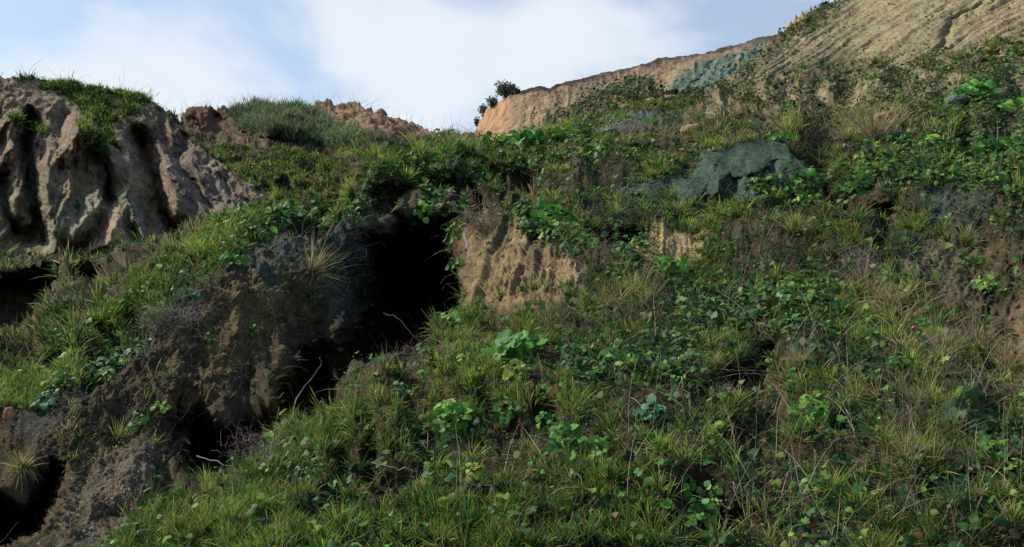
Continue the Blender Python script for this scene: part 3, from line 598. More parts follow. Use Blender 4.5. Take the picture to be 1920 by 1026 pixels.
# single leafy plants: where each is seen, its width there, its label, its tone, its leaf
PLANTS = [
    (850, 795, 85, 'pale green lobed plant above the little grey scree patch in the foreground', 'light', 'lobed'),
    (1520, 787, 72, 'small plant with upright light lobed leaves and a dark gap right below it', 'light', 'lobed'),
    (975, 670, 110, 'wide round leaved plant halfway between the dark hollow and the foreground', 'mid', 'lobed'),
    (970, 712, 60, 'yellowish lobed plant with a reddish leaf just under the wide round leaved plant', 'yellow', 'lobed'),
    (745, 738, 34, 'small pale blue green leaf rosette on the turf right of the twig mat', 'blue', 'lobed'),
    (622, 742, 46, 'pale blue green plant on the lip of the lower gully', 'blue', 'lobed'),
    (690, 695, 50, 'small leafy plant at the lower end of the dark hollow beside the twig mat', 'mid', 'round'),
    (840, 612, 52, 'flat leaved plant at the lower right corner of the dark hollow', 'light', 'lobed'),
    (1260, 515, 70, 'dark leafy plant standing below the pale yellow soil patch', 'mid', 'lobed'),
    (1285, 925, 62, 'pair of big round leaves at the bottom of the photo right of centre', 'mid', 'round'),
    (1350, 935, 50, 'light green round leaves beside the dark pit at the bottom', 'light', 'round'),
    (1310, 975, 70, 'cluster of lobed leaves hanging into the dark pit at the bottom', 'mid', 'lobed'),
    (1100, 870, 95, 'pale lobed plant in the foreground right of the grey scree patch', 'light', 'lobed'),
    (1060, 830, 60, 'single clump of angular leaves above the pale foreground plant', 'mid', 'lobed'),
    (960, 775, 55, 'small lobed plant right of the pale green plant above the scree', 'mid', 'lobed'),
    (1030, 800, 50, 'low angular leaves among grass in the middle foreground', 'mid', 'lobed'),
    (885, 900, 56, 'yellow green plant lying over the grey scree patch', 'yellow', 'lobed'),
    (1220, 785, 60, 'blue green plant half hidden in turf at the middle of the foreground', 'blue', 'lobed'),
    (1545, 675, 100, 'large dark leaved plant on top of the grassy hump', 'dark', 'round'),
    (1640, 715, 70, 'dark round leaved plant just right of the grassy hump', 'dark', 'round'),
    (1690, 690, 50, 'small green plant uphill of the dry grass at the right', 'mid', 'round'),
    (1530, 920, 50, 'two light leaves with dark ones behind at the lower right', 'light', 'lobed'),
    (1480, 900, 44, 'dark leaves tucked under dry grass at the lower right', 'dark', 'lobed'),
    (1820, 800, 110, 'dark green leafy mass in shade near the right edge', 'dark', 'lobed'),
    (1870, 855, 56, 'light lobed leaf in front of the dark leafy mass at the right edge', 'mid', 'lobed'),
    (1910, 885, 50, 'round light leaf cut by the right edge of the photo', 'light', 'round'),
    (1780, 915, 80, 'blue green leaves beside the shaded pit at the lower right', 'blue', 'lobed'),
    (1730, 620, 50, 'leafy plant directly right of the red ball', 'mid', 'lobed'),
    (1750, 640, 44, 'light leaf low down to the right of the red ball', 'light', 'lobed'),
    (1660, 770, 40, 'small bright leaf between dry stalks below the grassy hump', 'light', 'oval'),
    (1480, 735, 36, 'upright bright leaf at the left foot of the grassy hump', 'light', 'oval'),
    (1400, 880, 44, 'dull green leaves above the dark pit at the bottom', 'dark', 'lobed'),
    (860, 500, 40, 'small leafy stem hanging at the right edge of the dark hollow', 'mid', 'round'),
    (860, 440, 56, 'spray of leaves over the top right corner of the dark hollow', 'mid', 'oval'),
    (790, 395, 50, 'bright leaves on the roof of the dark hollow', 'light', 'round'),
    (1035, 420, 90, 'thick leafy plant hanging over the brown soil face right of the hollow', 'mid', 'lobed'),
    (1010, 445, 60, 'lower part clump of leaves against the brown soil face', 'dark', 'lobed'),
    (1100, 465, 50, 'small leaf spray at the right end of the brown soil face', 'mid', 'lobed'),
    (640, 665, 44, 'small climbing plant in the shade below the dark hollow', 'dark', 'round'),
    (470, 627, 26, 'tiny round leaved plant on the eroded flank', 'mid', 'round'),
    (395, 640, 24, 'tiny leaf pair on the eroded flank beside a small hole', 'mid', 'round'),
    (300, 775, 40, 'bright little plant on top of the brown spur at the left', 'light', 'round'),
    (260, 797, 42, 'small plant just above the drooping tussock at the lower left', 'mid', 'round'),
    (205, 650, 50, 'row of round leaves on the left end of the grassy rim', 'blue', 'round'),
    (155, 700, 44, 'pale round leaves lower down the left end of the rim', 'blue', 'round'),
    (90, 765, 60, 'trailing pale leaves near the left edge of the photo', 'blue', 'round'),
    (350, 560, 40, 'blue green leaves in the grass of the left rim', 'blue', 'lobed'),
    (440, 500, 60, 'leafy clump on the rim above the cracked grey face', 'mid', 'round'),
    (480, 440, 70, 'thick round leaved creeper on the rim left of the grey face', 'mid', 'round'),
    (530, 415, 80, 'glossy creeper hanging over the top of the grey face', 'mid', 'round'),
    (590, 390, 60, 'dark creeper along the rim above the grey face', 'dark', 'round'),
    (800, 310, 60, 'leafy clump on the grassy rim above the dark hollow', 'light', 'round'),
    (850, 325, 60, 'dark leaves under the rim above the dark hollow', 'dark', 'round'),
    (990, 270, 70, 'big leaved plant on the skyline near the far cliff', 'mid', 'lobed'),
    (945, 268, 50, 'round leaved plant on the skyline left of the big leaved one', 'light', 'round'),
    (1060, 262, 56, 'leafy plant between the skyline and the small dark clay bank', 'mid', 'lobed'),
    (1510, 350, 60, 'leafy plant at the right foot of the grey green clay mound', 'mid', 'lobed'),
    (1430, 350, 54, 'leaf patch in front of the grey green clay mound', 'mid', 'oval'),
    (1340, 285, 40, 'scruffy plant growing on the left shoulder of the grey green clay mound', 'yellow', 'oval'),
    (1510, 385, 60, 'fern like plant hanging below the grey green clay mound', 'light', 'oval'),
    (1460, 265, 46, 'leafy fringe behind the top of the grey green clay mound', 'mid', 'round'),
    (1830, 190, 90, 'large leafy plant high up at the right edge of the slope', 'mid', 'lobed'),
    (1880, 215, 70, 'bright leafed plant just right of the large one high on the slope', 'light', 'lobed'),
    (1870, 290, 80, 'broad leafed plant in the leaf carpet at the right edge', 'mid', 'lobed'),
    (1750, 280, 60, 'light leafed plant in the leaf carpet left of the right edge', 'light', 'lobed'),
    (1610, 355, 56, 'leafy plant right of the clay mound above the dark crevice', 'mid', 'lobed'),
    (1850, 545, 60, 'bright plant clinging to the bare bank at the right', 'light', 'round'),
    (1820, 500, 60, 'dark green plant on the bare bank at the right', 'mid', 'oval'),
    (1420, 575, 60, 'round leaved plant in the middle of the leafy hollow', 'mid', 'round'),
    (1330, 570, 56, 'dark plant at the left of the leafy hollow', 'dark', 'lobed'),
    (1480, 545, 50, 'small leafed plant below the round dry tussock', 'mid', 'round'),
    (1230, 690, 60, 'lobed leaves in the turf right of the wide round leaved plant', 'mid', 'lobed'),
    (1150, 610, 50, 'dark clover like patch in the turf below the brown soil face', 'dark', 'round'),
    (580, 905, 70, 'bright strap leaved weed in the lower left turf', 'mid', 'oval'),
    (1640, 150, 40, 'green bushlet on the bare slope left of the erosion crack', 'mid', 'oval'),
    (1780, 130, 36, 'small scrub plant beside the erosion crack on the bare slope', 'mid', 'oval'),
]
# ---------------------------------------------------------------- where things grow on the near hillside
X, Y = H1.PX[H1.nb:], H1.PY[H1.nb:]; wx, wy = wob(X, Y, 1.2, 45.)
def pm(poly, s=18): return sstep(-s, s, poly_sd(wx, wy, poly))
FLANK = [(-300, 1100), (-300, 860), (-20, 790), (90, 755), (200, 690), (270, 640), (330, 590), (420, 510), (470, 455), (540, 430), (620, 400), (690, 395), (760, 405), (875, 420), (870, 600), (800, 650), (690, 690), (620, 770), (520, 800), (470, 870), (330, 905), (260, 960), (120, 1100)]
nobare = 1 - np.maximum.reduce([.9*pm([(1128, 262), (1195, 218), (1275, 214), (1272, 236), (1190, 262)], 6), pm(FLANK, 14), pm(BARE, 22), pm([(860, 610), (868, 450), (905, 395), (945, 405), (1000, 445), (1050, 470), (1095, 515), (1080, 560), (980, 590)], 26),
                                pm([(1195, 475), (1215, 440), (1245, 420), (1275, 434), (1300, 442), (1328, 440), (1315, 470), (1290, 490), (1262, 505), (1230, 490)], 16), 1.0*pm([(1280, 325), (1325, 280), (1400, 258), (1470, 266), (1530, 308), (1500, 345), (1440, 370), (1340, 385), (1240, 378), (1160, 374), (1200, 352)], 9),
                                .55*pm([(1665, 470), (1720, 370), (1800, 320), (1870, 400), (1870, 560), (1780, 570), (1690, 540)], 25), .92*pm([(1230, 245), (1300, 190), (1400, 150), (1600, 130), (1920, 90), (2200, 30), (2200, 225), (1900, 232), (1600, 215), (1400, 225)], 24),
                                .8*pm([(830, 925), (880, 900), (955, 890), (960, 930), (900, 960)], 8), .7*pm([(660, 970), (740, 930), (760, 970), (700, 1000)], 10), .6*pm([(1850, 600), (1960, 540), (2100, 600), (1950, 670)], 20),
                                .8*pm([(1620, 390), (1700, 380), (1700, 470), (1630, 490)], 12), .85*pm([(700, 350), (800, 340), (900, 330), (910, 400), (820, 410), (700, 400)], 12)])
shade_pits = np.ones_like(X)
for poly, a, s in POCKETS[6:]:
    shade_pits *= 1 - .8*sstep(-5, 10, poly_sd(X, Y, poly))
shade_pits *= 1 - .85*pits(world_pt(X, Y, H1.D[H1.nb:]), H1.D[H1.nb:], Y)
n1 = fbm(X/55., Y/40., X*0+1, 3, .6); n2 = fbm(X/120., Y/80., X*0+6, 3)
RIM = sstep(70, 10, Y-crest_fn(CREST1)(X))*sstep(1150, 900, X)
grass = nobare*shade_pits*np.clip(.55+1.1*n1, .06, 1.3)*(1+.8*RIM)
wide = sstep(1100, 700, X)*.6 + .4
room = np.ones_like(X)
for px, py, w_, _, _, _ in PLANTS: room *= 1 - .8*sstep(w_*.55, w_*.25, np.hypot(X-px, (Y-py)*1.5))
grass = grass*room
P_ = []
P_.append(tufts(H1, pm(FLANK, 5)*(1-pm(CAVE, 8))*sstep(.05, .3, fbm(X/30., Y/22., X*0+8, 3)), 420, 10, {'dark': 2, 'green': 1, 'lime': 1, 'straw': 1}, (.05, .13), .005, .08, .5, .9, .9))
# short turf everywhere, bright tussocks, dry sprays
rightw = sstep(900, 1300, X + .4*(1026-Y))
P_.append(tufts(H1, grass*np.clip(.8+n2, .2, 2)*(1-rightw), 9000, 17, {'green': 5, 'dark': 2, 'lime': 4.5}, (.05, .13), .0065, .08, .7))
P_.append(tufts(H1, grass*np.clip(.8+n2, .2, 2)*rightw, 9500, 17, {'green': 6, 'dark': 5, 'mauve': .4, 'lime': 1.8}, (.045, .12), .006, .08, .7))
lime = room*nobare*shade_pits*(np.clip(n1-.02, 0, 1)*1.6+.06)*(.45+1.6*RIM+.8*sstep(1000, 600, X)*sstep(600, 800, Y))
P_.append(tufts(H1, lime, 3900, 26, {'lime': 7, 'green': 2}, (.09, .20), .0075, .06, .8, .75, .5))
stuff('grass', P_, M_blade, 'short green and yellow green grass growing over the near hillside', 'grass')
dryw = room*nobare*(pm([(1180, 240), (1400, 230), (1700, 180), (1760, 280), (1560, 270), (1300, 260), (1150, 300)], 20) + pm([(1580, 560), (1700, 560), (1900, 620), (1920, 740), (1750, 720), (1650, 620)], 30)*1.3
                + .8*pm([(1450, 700), (1550, 650), (1620, 720), (1500, 800), (1400, 760)], 25) + .8*pm([(1600, 740), (1800, 760), (1850, 880), (1640, 900)], 30) + .12*np.clip(n2+.4, 0, 1) + .5*pm([(1060, 560), (1220, 520), (1260, 600), (1100, 640)], 20))
stuff('dry_grass', [tufts(H1, dryw, 950, 14, {'straw': 3, 'mauve': 1.5, 'lime': 1.4}, (.14, .29), .005, .07, .8, .9, .45)], M_blade, 'straw coloured dry grass among the green on the near hillside', 'grass')

# low leafy ground cover
def cover(S, w, n, size, C0, var=.35, kind='oval', dpow=1.0, lift=.03, tilt=.75):
    p, N, D, _, _ = sample(S, w, n, dpow); sc = np.clip(D/7.5, .8, 6)**.6
    Z = norm(N*.5+UP*.5+rng.normal(0, tilt*.6, (n, 3)) + np.array([-.15, -.25, 0])); Yd = rng.normal(size=(n, 3))
    C = np.array(C0)[rng.integers(0, len(C0), n)]*(1+rng.normal(0, var, n)).clip(.35, 2)[:, None]
    return leaves(kind, p + N*(rng.random(n)*lift)[:, None] + UP*(rng.random(n)*lift)[:, None], Z, Yd, rng.uniform(size[0], size[1], n)*sc, C)
GREENS = [(.04, .115, .022), (.06, .15, .028), (.03, .08, .018), (.14, .21, .035), (.05, .14, .05), (.025, .06, .018)]
mossy = np.clip(.5-n1*1.2, 0, 1)*nobare + .15*nobare
mossy = mossy + 1.2*nobare*pm([(1250, 560), (1500, 560), (1520, 650), (1300, 720), (1150, 680)], 30) + nobare*pm([(1650, 700), (1920, 720), (1920, 860), (1700, 820)], 30) + 1.2*nobare*pm([(1000, 390), (1250, 400), (1180, 450), (1040, 450)], 15)
stuff('ground_cover', [cover(H1, mossy, 85000, (.014, .03), [(.025, .075, .022), (.04, .12, .03), (.02, .05, .015), (.07, .13, .035)])], M_leaf, 'low small leaved green ground cover on the near hillside', 'ground cover')
clump = .12 + sstep(.0, .2, fbm(X/17., Y/11., X*0+21, 3, .6))
LEAFW = nobare*(.05+.45*np.clip(fbm(X/35., Y/25., X*0+14, 3, .6)-.05, 0, 1)) + 1.6*pm([(390, 480), (430, 430), (500, 390), (620, 370), (760, 320), (900, 300), (890, 330), (760, 365), (640, 395), (560, 420), (470, 455), (420, 500)], 10) \
    + 1.5*nobare*pm([(880, 270), (1000, 250), (1200, 235), (1230, 290), (1000, 310), (900, 320)], 14) + 1.3*pm([(1560, 320), (1650, 290), (1760, 200), (1830, 150), (1920, 120), (2000, 300), (1900, 380), (1780, 340), (1650, 360)], 25) \
    + 1.2*pm([(960, 400), (1060, 390), (1080, 440), (1050, 480), (990, 460)], 8) + .9*pm([(780, 390), (880, 370), (890, 420), (800, 430)], 8) + 1.2*pm([(950, 400), (1000, 425), (1080, 450), (1120, 490), (1090, 500), (1040, 470), (980, 450)], 10) + .9*pm([(1130, 440), (1180, 430), (1220, 500), (1180, 520)], 10) \
    + .9*nobare*pm([(1050, 660), (1300, 640), (1300, 740), (1050, 740)], 20) + .9*nobare*pm([(1250, 540), (1560, 540), (1560, 640), (1280, 640)], 20) + .8*pm([(190, 640), (260, 620), (280, 660), (180, 720), (100, 760), (90, 740)], 8) \
    + .9*pm([(1400, 340), (1520, 330), (1540, 380), (1420, 380)], 8) + .5*pm([(1300, 170), (1600, 130), (1920, 100), (2100, 60), (2100, 230), (1600, 230), (1280, 230)], 20)*.5*sstep(.05, .25, fbm(X/20., Y/12., X*0+9, 3, .6))
LEAFW = LEAFW*clump + .06*pm(CAVE, 10)
stuff('leafy_ground_cover', [cover(H1, LEAFW, 9500, (.022, .045), GREENS, kind='round', lift=.08, tilt=.6), cover(H1, LEAFW, 13500, (.034, .068), GREENS, kind='lobed', lift=.10, tilt=.8),
                             cover(H1, LEAFW, 900, (.04, .07), [(.16, .15, .04), (.09, .045, .022), (.12, .09, .04)], kind='round', lift=.08)], M_leaf, 'broad round leaves of creeping plants spread over the near hillside', 'ground cover')
# scrub on the bare and brown ground of the upper right
upw = pm([(1250, 235), (1300, 175), (1380, 150), (1600, 140), (1720, 110), (1920, 90), (2200, 0), (2200, 260), (1900, 260), (1600, 230), (1400, 240)], 18)*sstep(.05, .3, fbm(X/22., Y/14., X*0+3, 4, .6)) + .012*pm(BARE, 5) \
    + .8*sstep(26, 5, Y-crest_fn(CREST1)(X))*sstep(1350, 1400, X)*sstep(-.2, .2, n1)
stuff('scrub', [cover(H1, upw, 10000, (.04, .085), [(.06, .10, .03), (.04, .075, .025), (.10, .12, .04), (.14, .12, .06)], kind='oval', lift=.14, dpow=.6),
                ], M_leaf, 'low green scrub dotted over the bare brown slope at the upper right', 'scrub')
# trailing stems and rootlets
def stems(S, w, n, L, rad, cols, dpow=.8, k=6, upm=.5, wig=.25, hang=0.):
    p, N, D, _, _ = sample(S, w, n, dpow); sc = np.clip(D/7.5, .8, 5)**.6
    d = norm(N*.6 + UP*upm + rng.normal(0, .7, (n, 3))); cur = p.copy(); path = [cur]; ln = rng.uniform(L[0], L[1], n)*sc/(k-1)
    for i in range(k-1):
        d = norm(d + rng.normal(0, wig, (n, 3)) - UP*(.12+hang)); cur = cur + d*ln[:, None]; path.append(cur)
    C = np.array(cols)[rng.integers(0, len(cols), n)]*(1+rng.normal(0, .25, (n, 1)))
    return tubes(np.stack(path, 1), rng.uniform(.5, 1.2, n)*rad*sc, C.clip(.01, 1))
STEMC = [(.32, .27, .19), (.22, .17, .15), (.20, .15, .12), (.30, .30, .20), (.16, .11, .10)]
TWIG = .35*pm(FLANK, 5) + .22*nobare*(.3+rightw) + 2.5*pm([(440, 800), (560, 780), (600, 830), (560, 880), (430, 870), (400, 830)], 12) + 2.2*pm([(700, 670), (790, 640), (900, 640), (860, 700), (720, 710)], 14) + 1.6*pm([(260, 620), (330, 570), (400, 560), (360, 640), (280, 680)], 12) \
    + 1.2*pm([(1560, 500), (1640, 490), (1660, 560), (1580, 560)], 12) + 1.2*pm([(1060, 480), (1170, 470), (1160, 560), (1080, 560)], 12) + 1.2*pm([(880, 420), (930, 370), (960, 400), (910, 480), (880, 560)], 8)
stuff('twigs', [stems(H1, TWIG, 6000, (.12, .34), .0016, STEMC)], M_dry, 'thin dead twigs and roots tangled over the near hillside', 'twigs')
longw = nobare*(.3+pm([(1250, 600), (1920, 600), (1920, 1026), (1100, 1026)], 40)+.8*RIM)
stuff('long_grass_stalks', [stems(H1, longw, 1100, (.25, .6), .0017, [(.50, .46, .32), (.38, .42, .24), (.44, .36, .34)], 0.5, 7, .6, .05)], M_dry, 'long pale grass stalks arching over the near hillside', 'grass stalks')
# dead roots hanging in the hollow's right lip
# clods and pebbles
def blob_tpl(seed):
    r = np.random.default_rng(seed); g = (1+5**.5)/2
    v = norm(np.array([(-1, g, 0), (1, g, 0), (-1, -g, 0), (1, -g, 0), (0, -1, g), (0, 1, g), (0, -1, -g), (0, 1, -g), (g, 0, -1), (g, 0, 1), (-g, 0, -1), (-g, 0, 1)], float))
    f = np.array([(0, 11, 5), (0, 5, 1), (0, 1, 7), (0, 7, 10), (0, 10, 11), (1, 5, 9), (5, 11, 4), (11, 10, 2), (10, 7, 6), (7, 1, 8), (3, 9, 4), (3, 4, 2), (3, 2, 6), (3, 6, 8), (3, 8, 9), (4, 9, 5), (2, 4, 11), (6, 2, 10), (8, 6, 7), (9, 8, 1)])
    return v*(1+r.normal(0, .22, (12, 1)))*np.array([1, .8, .6]), f
BT = [blob_tpl(s) for s in range(5)]
def clods(S, w, n, size, cols, dpow=1.0):
    p, N, D, SC, _ = sample(S, w, n, dpow); sc = np.clip(D/7.5, .7, 6)**.8; out = []; Xv, Yv = frame(N); sz = (rng.uniform(0, 1, n)**3*(size[1]-size[0])+size[0])*sc
    C = (SC if cols is None else np.array(cols)[rng.integers(0, len(cols), n)])*(1+rng.normal(0, .2, (n, 1))).clip(.3, 2); pk = rng.integers(0, 5, n)
    for k, (tv, tf) in enumerate(BT):
        m = pk == k; v = p[m][:, None] + sz[m][:, None, None]*(Xv[m][:, None]*tv[None, :, 0:1]+Yv[m][:, None]*tv[None, :, 1:2]+N[m][:, None]*tv[None, :, 2:3])
        out.append((v.reshape(-1, 3), (np.arange(m.sum())[:, None, None]*12+tf[None]).reshape(-1, 3), np.repeat(C[m], 12, 0)))
    return merge(out)
BAREW = 1-nobare
stuff('soil_clods', [clods(H1, (BAREW*.5+.1)*(1-.93*pm(BARE, 30))*(1-.97*pm(PAINT1[16][0], 20)), 12000, (.004, .026), None)], M_rock, 'loose crumbs of earth lying on the bare soil', 'soil clods')
PEBW = pm([(120, 990), (160, 900), (240, 860), (300, 850), (300, 900), (240, 960), (160, 1030)], 16) + .02*pm(FLANK, 5) + .2*pm([(830, 920), (880, 905), (960, 895), (950, 930), (880, 950)], 8)
stuff('pebbles', [clods(H1, PEBW, 3200, (.004, .013), [(.26, .27, .25), (.18, .19, .19), (.22, .18, .13), (.12, .12, .11)], 0)], M_rock, 'small pale pebbles scattered over the bare earth at the lower left', 'pebbles')

# ---------------------------------------------------------------- growth on the other sheets
def maps(S): X, Y = S.PX[S.nb:], S.PY[S.nb:]; a, b = wob(X, Y, .8, 30.); return X, Y, a, b
# left cliff: turf on its edge and tongues of grass down its face
X3, Y3, a3, b3 = maps(H3); c3 = crest_fn([(-320, 165), (0, 149), (60, 146), (100, 156), (200, 167), (265, 184), (322, 220), (400, 292), (520, 378)])(X3)
w3 = 1.6*sstep(14, 2, Y3-c3)*sstep(60, 110, X3)*sstep(290, 250, X3) + sstep(-4, 6, poly_sd(a3, b3, [(115, 160), (260, 180), (262, 270), (240, 230), (225, 270), (205, 290), (165, 280), (150, 245), (160, 200), (120, 180)]))*.75 \
    + .7*sstep(-3, 6, poly_sd(a3, b3, [(25, 205), (60, 215), (85, 240), (70, 260), (35, 240), (10, 215)])) + .25*sstep(10, 0, Y3-c3)
w3 *= sstep(.0, .16, fbm(X3/14., Y3/14., X3*0+2, 3))
stuff('cliff_grass', [tufts(H3, w3, 2000, 10, {'lime': 3, 'green': 3, 'dark': 2}, (.05, .13), .007, .10, 0, .5), cover(H3, w3*.8, 9000, (.03, .06), [(.05, .08, .02), (.03, .05, .015)], dpow=0),
                      stems(H3, sstep(6, 0, Y3-c3)*sstep(310, 270, X3)*sstep(-.1, .2, fbm(X3/25., X3*0, X3*0+2, 2)), 120, (.12, .36), .0025, [(.12, .12, .08), (.2, .2, .14)], 0, 5, 1.2, .2)], M_blade, 'green turf and tufts of grass on the edge and face of the left cliff', 'grass')
# basin
X2, Y2, a2, b2 = maps(H2); nn2 = fbm(X2/20., Y2/14., X2*0, 3)
w2 = np.clip(.75+nn2*1.4, .1, 1.4)*(1-sstep(-4, 4, poly_sd(a2, b2, [(-300, 512), (0, 512), (105, 508), (125, 540), (95, 600), (70, 640), (-300, 650)])))*(1-sstep(-3, 3, poly_sd(a2, b2, [(135, 508), (185, 498), (240, 506), (236, 528), (190, 562), (150, 548)])))
stuff('gully_grass', [tufts(H2, w2, 4500, 13, {'lime': 1.5, 'green': 2, 'dark': 4, 'straw': 1}, (.08, .19), .007, .10, .3, .6), cover(H2, w2, 7000, (.02, .045), [(.05, .08, .02), (.03, .05, .015)], dpow=.3)], M_blade, 'grass on the ledges of the dark gully below the left cliff', 'grass')
# middle ridge
X4, Y4, a4, b4 = maps(H4); nn4 = fbm(X4/25., Y4/10., X4*0, 3)
g4 = (.35+.65*sstep(10, 22, Y4-Y4[:1]))*sstep(-2, 5, poly_sd(X4*.6+a4*.4, Y4*.6+b4*.4, [(430, 208), (480, 200), (545, 198), (562, 212), (615, 238), (670, 264), (740, 282), (740, 292), (600, 284), (540, 275), (510, 262), (450, 240)]))
g4 = g4*sstep(-.3, .0, fbm(X4/22., Y4/9., X4*0+5, 3, .6))
w4 = sstep(285, 300, b4)*np.clip(.7+nn4*1.3, .05, 1.4) + .5*sstep(-3, 5, poly_sd(a4, b4, [(750, 262), (850, 262), (960, 280), (960, 340), (760, 300)])) + .12*sstep(5, 0, Y4-Y4[:1])
stuff('ridge_grass', [tufts(H4, g4, 3600, 15, {'teal': 5, 'green': 2, 'straw': 1}, (.10, .21), .0085, .14, 0, .25, .1, upm=.9), tufts(H4, w4, 5200, 14, {'lime': 3, 'green': 3, 'straw': 1, 'dark': 1}, (.05, .12), .008, .12, .3, .5),
                      cover(H4, w4+.1, 12000, (.03, .06), [(.06, .08, .03), (.04, .055, .02)], dpow=.2),
                      stems(H4, sstep(5, 0, Y4-Y4[:1])*(.15+sstep(420, 440, X4)*sstep(570, 540, X4)), 260, (.2, .45), .0035, [(.12, .12, .08), (.2, .2, .14)], 0, 5, 1.2, .2)], M_blade, 'tall blue green grass on the flank of the middle ridge and short turf below it', 'grass')
# far slopes
X6, Y6, a6, b6 = maps(H6); w6 = sstep(0, .3, fbm(X6/16., Y6/9., X6*0+4, 4, .6)) + .4*sstep(-3, 5, poly_sd(a6, b6, [(1140, 160), (1235, 146), (1250, 190), (1180, 200), (1060, 215)]))
stuff('far_scrub', [cover(H6, w6, 14000, (.07, .15), [(.05, .085, .03), (.035, .06, .025), (.09, .11, .04)], lift=.4, dpow=0)], M_bush, 'patches of green scrub on the slope below the distant cliff', 'scrub')

# ---------------------------------------------------------------- single plants
def leafy_plant(px, py, size, label, tone='mid', S=None, n=None, group=None, kind='lobed', name='broadleaf_plant'):
    S = S or H1; p, N = at(S, px, py); D = to_px(p)[2]; r = size/2*D/F             # size = width in photo pixels
    n = n or int(np.clip(size*.45, 8, 40)); up = norm(N*.6+UP*.6 + np.array([0, -.25, 0]))
    Xv = norm(np.cross(up, [0, 1, .3])); Yv = np.cross(up, Xv); k = np.arange(n); ang = k*2.4+rng.uniform(0, 6); rr = np.sqrt((k+.5)/n)*r*rng.uniform(.55, 1.3, n)
    rad = Xv*np.cos(ang)[:, None] + Yv*np.sin(ang)[:, None]
    hgt = (.03 + r*(.55-.3*(rr/r)**2))*rng.uniform(.3, 1.4, n)
    tip = p + rad*rr[:, None]*.8 + up*hgt[:, None]
    C0 = {'mid': [(.07, .21, .035), (.10, .26, .04), (.05, .15, .035)], 'dark': [(.025, .065, .02), (.035, .085, .03), (.03, .06, .025)], 'light': [(.20, .36, .06), (.15, .31, .055), (.10, .24, .05)], 'blue': [(.09, .22, .11), (.12, .27, .14), (.06, .15, .08)],
          'yellow': [(.28, .32, .06), (.18, .27, .05)]}[tone]
    C = np.array(C0)[rng.integers(0, len(C0), n)]*(1+rng.normal(0, .2, n))[:, None].clip(.5, 1.6)
    Z = norm(up*.9 + rad*(.1+.3*(rr/r))[:, None] + np.array([-.12, -.3, 0]) + rng.normal(0, .38, (n, 3)))
    ls = r*{'lobed': .62, 'round': .5, 'oval': .5}[kind]*rng.uniform(.45, 1.3, n)*(14/max(n, 8))**.22
    e = empty(name, p); props(e, label, 'plant', group)
    v, f, c = leaves(kind, tip, Z, rad + up*.1, ls, C); link_mesh('leaves', v - p, f, c, M_leaf, e)
    t = np.linspace(0, 1, 5)[None, :, None]; b = p + rad*.04*r; path = b[:, None]*(1-t) + tip[:, None]*t + up*(np.sin(t*3.14)*.10*r) - (N*.02)*(1-t)
    v, f, c = tubes(path, np.full(n, .004*max(1, D/9)), np.tile([.10, .15, .05], (n, 1))); link_mesh('stems', v - p, f, c, M_leaf, e)
    return e
def tussock(px, py, h, label, mixd, n=110, S=None, spread=.35, stalks=10, droop=.3, name='grass_tussock', wd=.005, lean=.8):
    S = S or H1; p, N = at(S, px, py); D = to_px(p)[2]; L = h*D/F; a, b = pick_cols(n, mixd)
    off = rng.normal(size=(n, 3)); off -= N*(off@N)[:, None]; off = norm(off); q = np.abs(rng.normal(0, .6, n))
    up = norm(N*.35+UP*.65); dr = norm(up + off*(q*lean)[:, None] + rng.normal(0, .1, (n, 3)))
    base = p + off*(q*spread*.3*L)[:, None] - N*.02
    wdt = wd*max(1, D/8)
    v, f, c = blades(base, dr, L*rng.uniform(.5, 1.1, n), wdt*rng.uniform(.6, 1.4, n), off*rng.uniform(0, .4, n)[:, None] - UP*rng.uniform(0, droop, n)[:, None], a, b*(1+rng.normal(0, .2, (n, 1))).clip(.5, 1.6), 4)
    e = empty(name, p); props(e, label, 'grass tussock'); link_mesh('blades', v - p, f, c, M_blade, e, smooth=False)
    if stalks:
        d = norm(up + rng.normal(0, .45, (stalks, 3))); t = np.linspace(0, 1, 7)[None, :, None]
        path = p + d[:, None]*t*L*rng.uniform(1.1, 1.7, stalks)[:, None, None] - UP*(t**2*L*.25) + rng.normal(0, .02*L, (stalks, 1, 3))
        v, f, c = tubes(path, np.full(stalks, .0016*max(1, D/7)), np.tile([.36, .31, .21], (stalks, 1))); link_mesh('stalks', v - p, f, c, M_dry, e)
    return e
for px, py, s, lab, tone, kd in PLANTS:
    leafy_plant(px, py, s, lab, tone, kind=kd, group='broad leaved plants on the hillside', name='weed' if kd == 'oval' else 'broadleaf_plant')
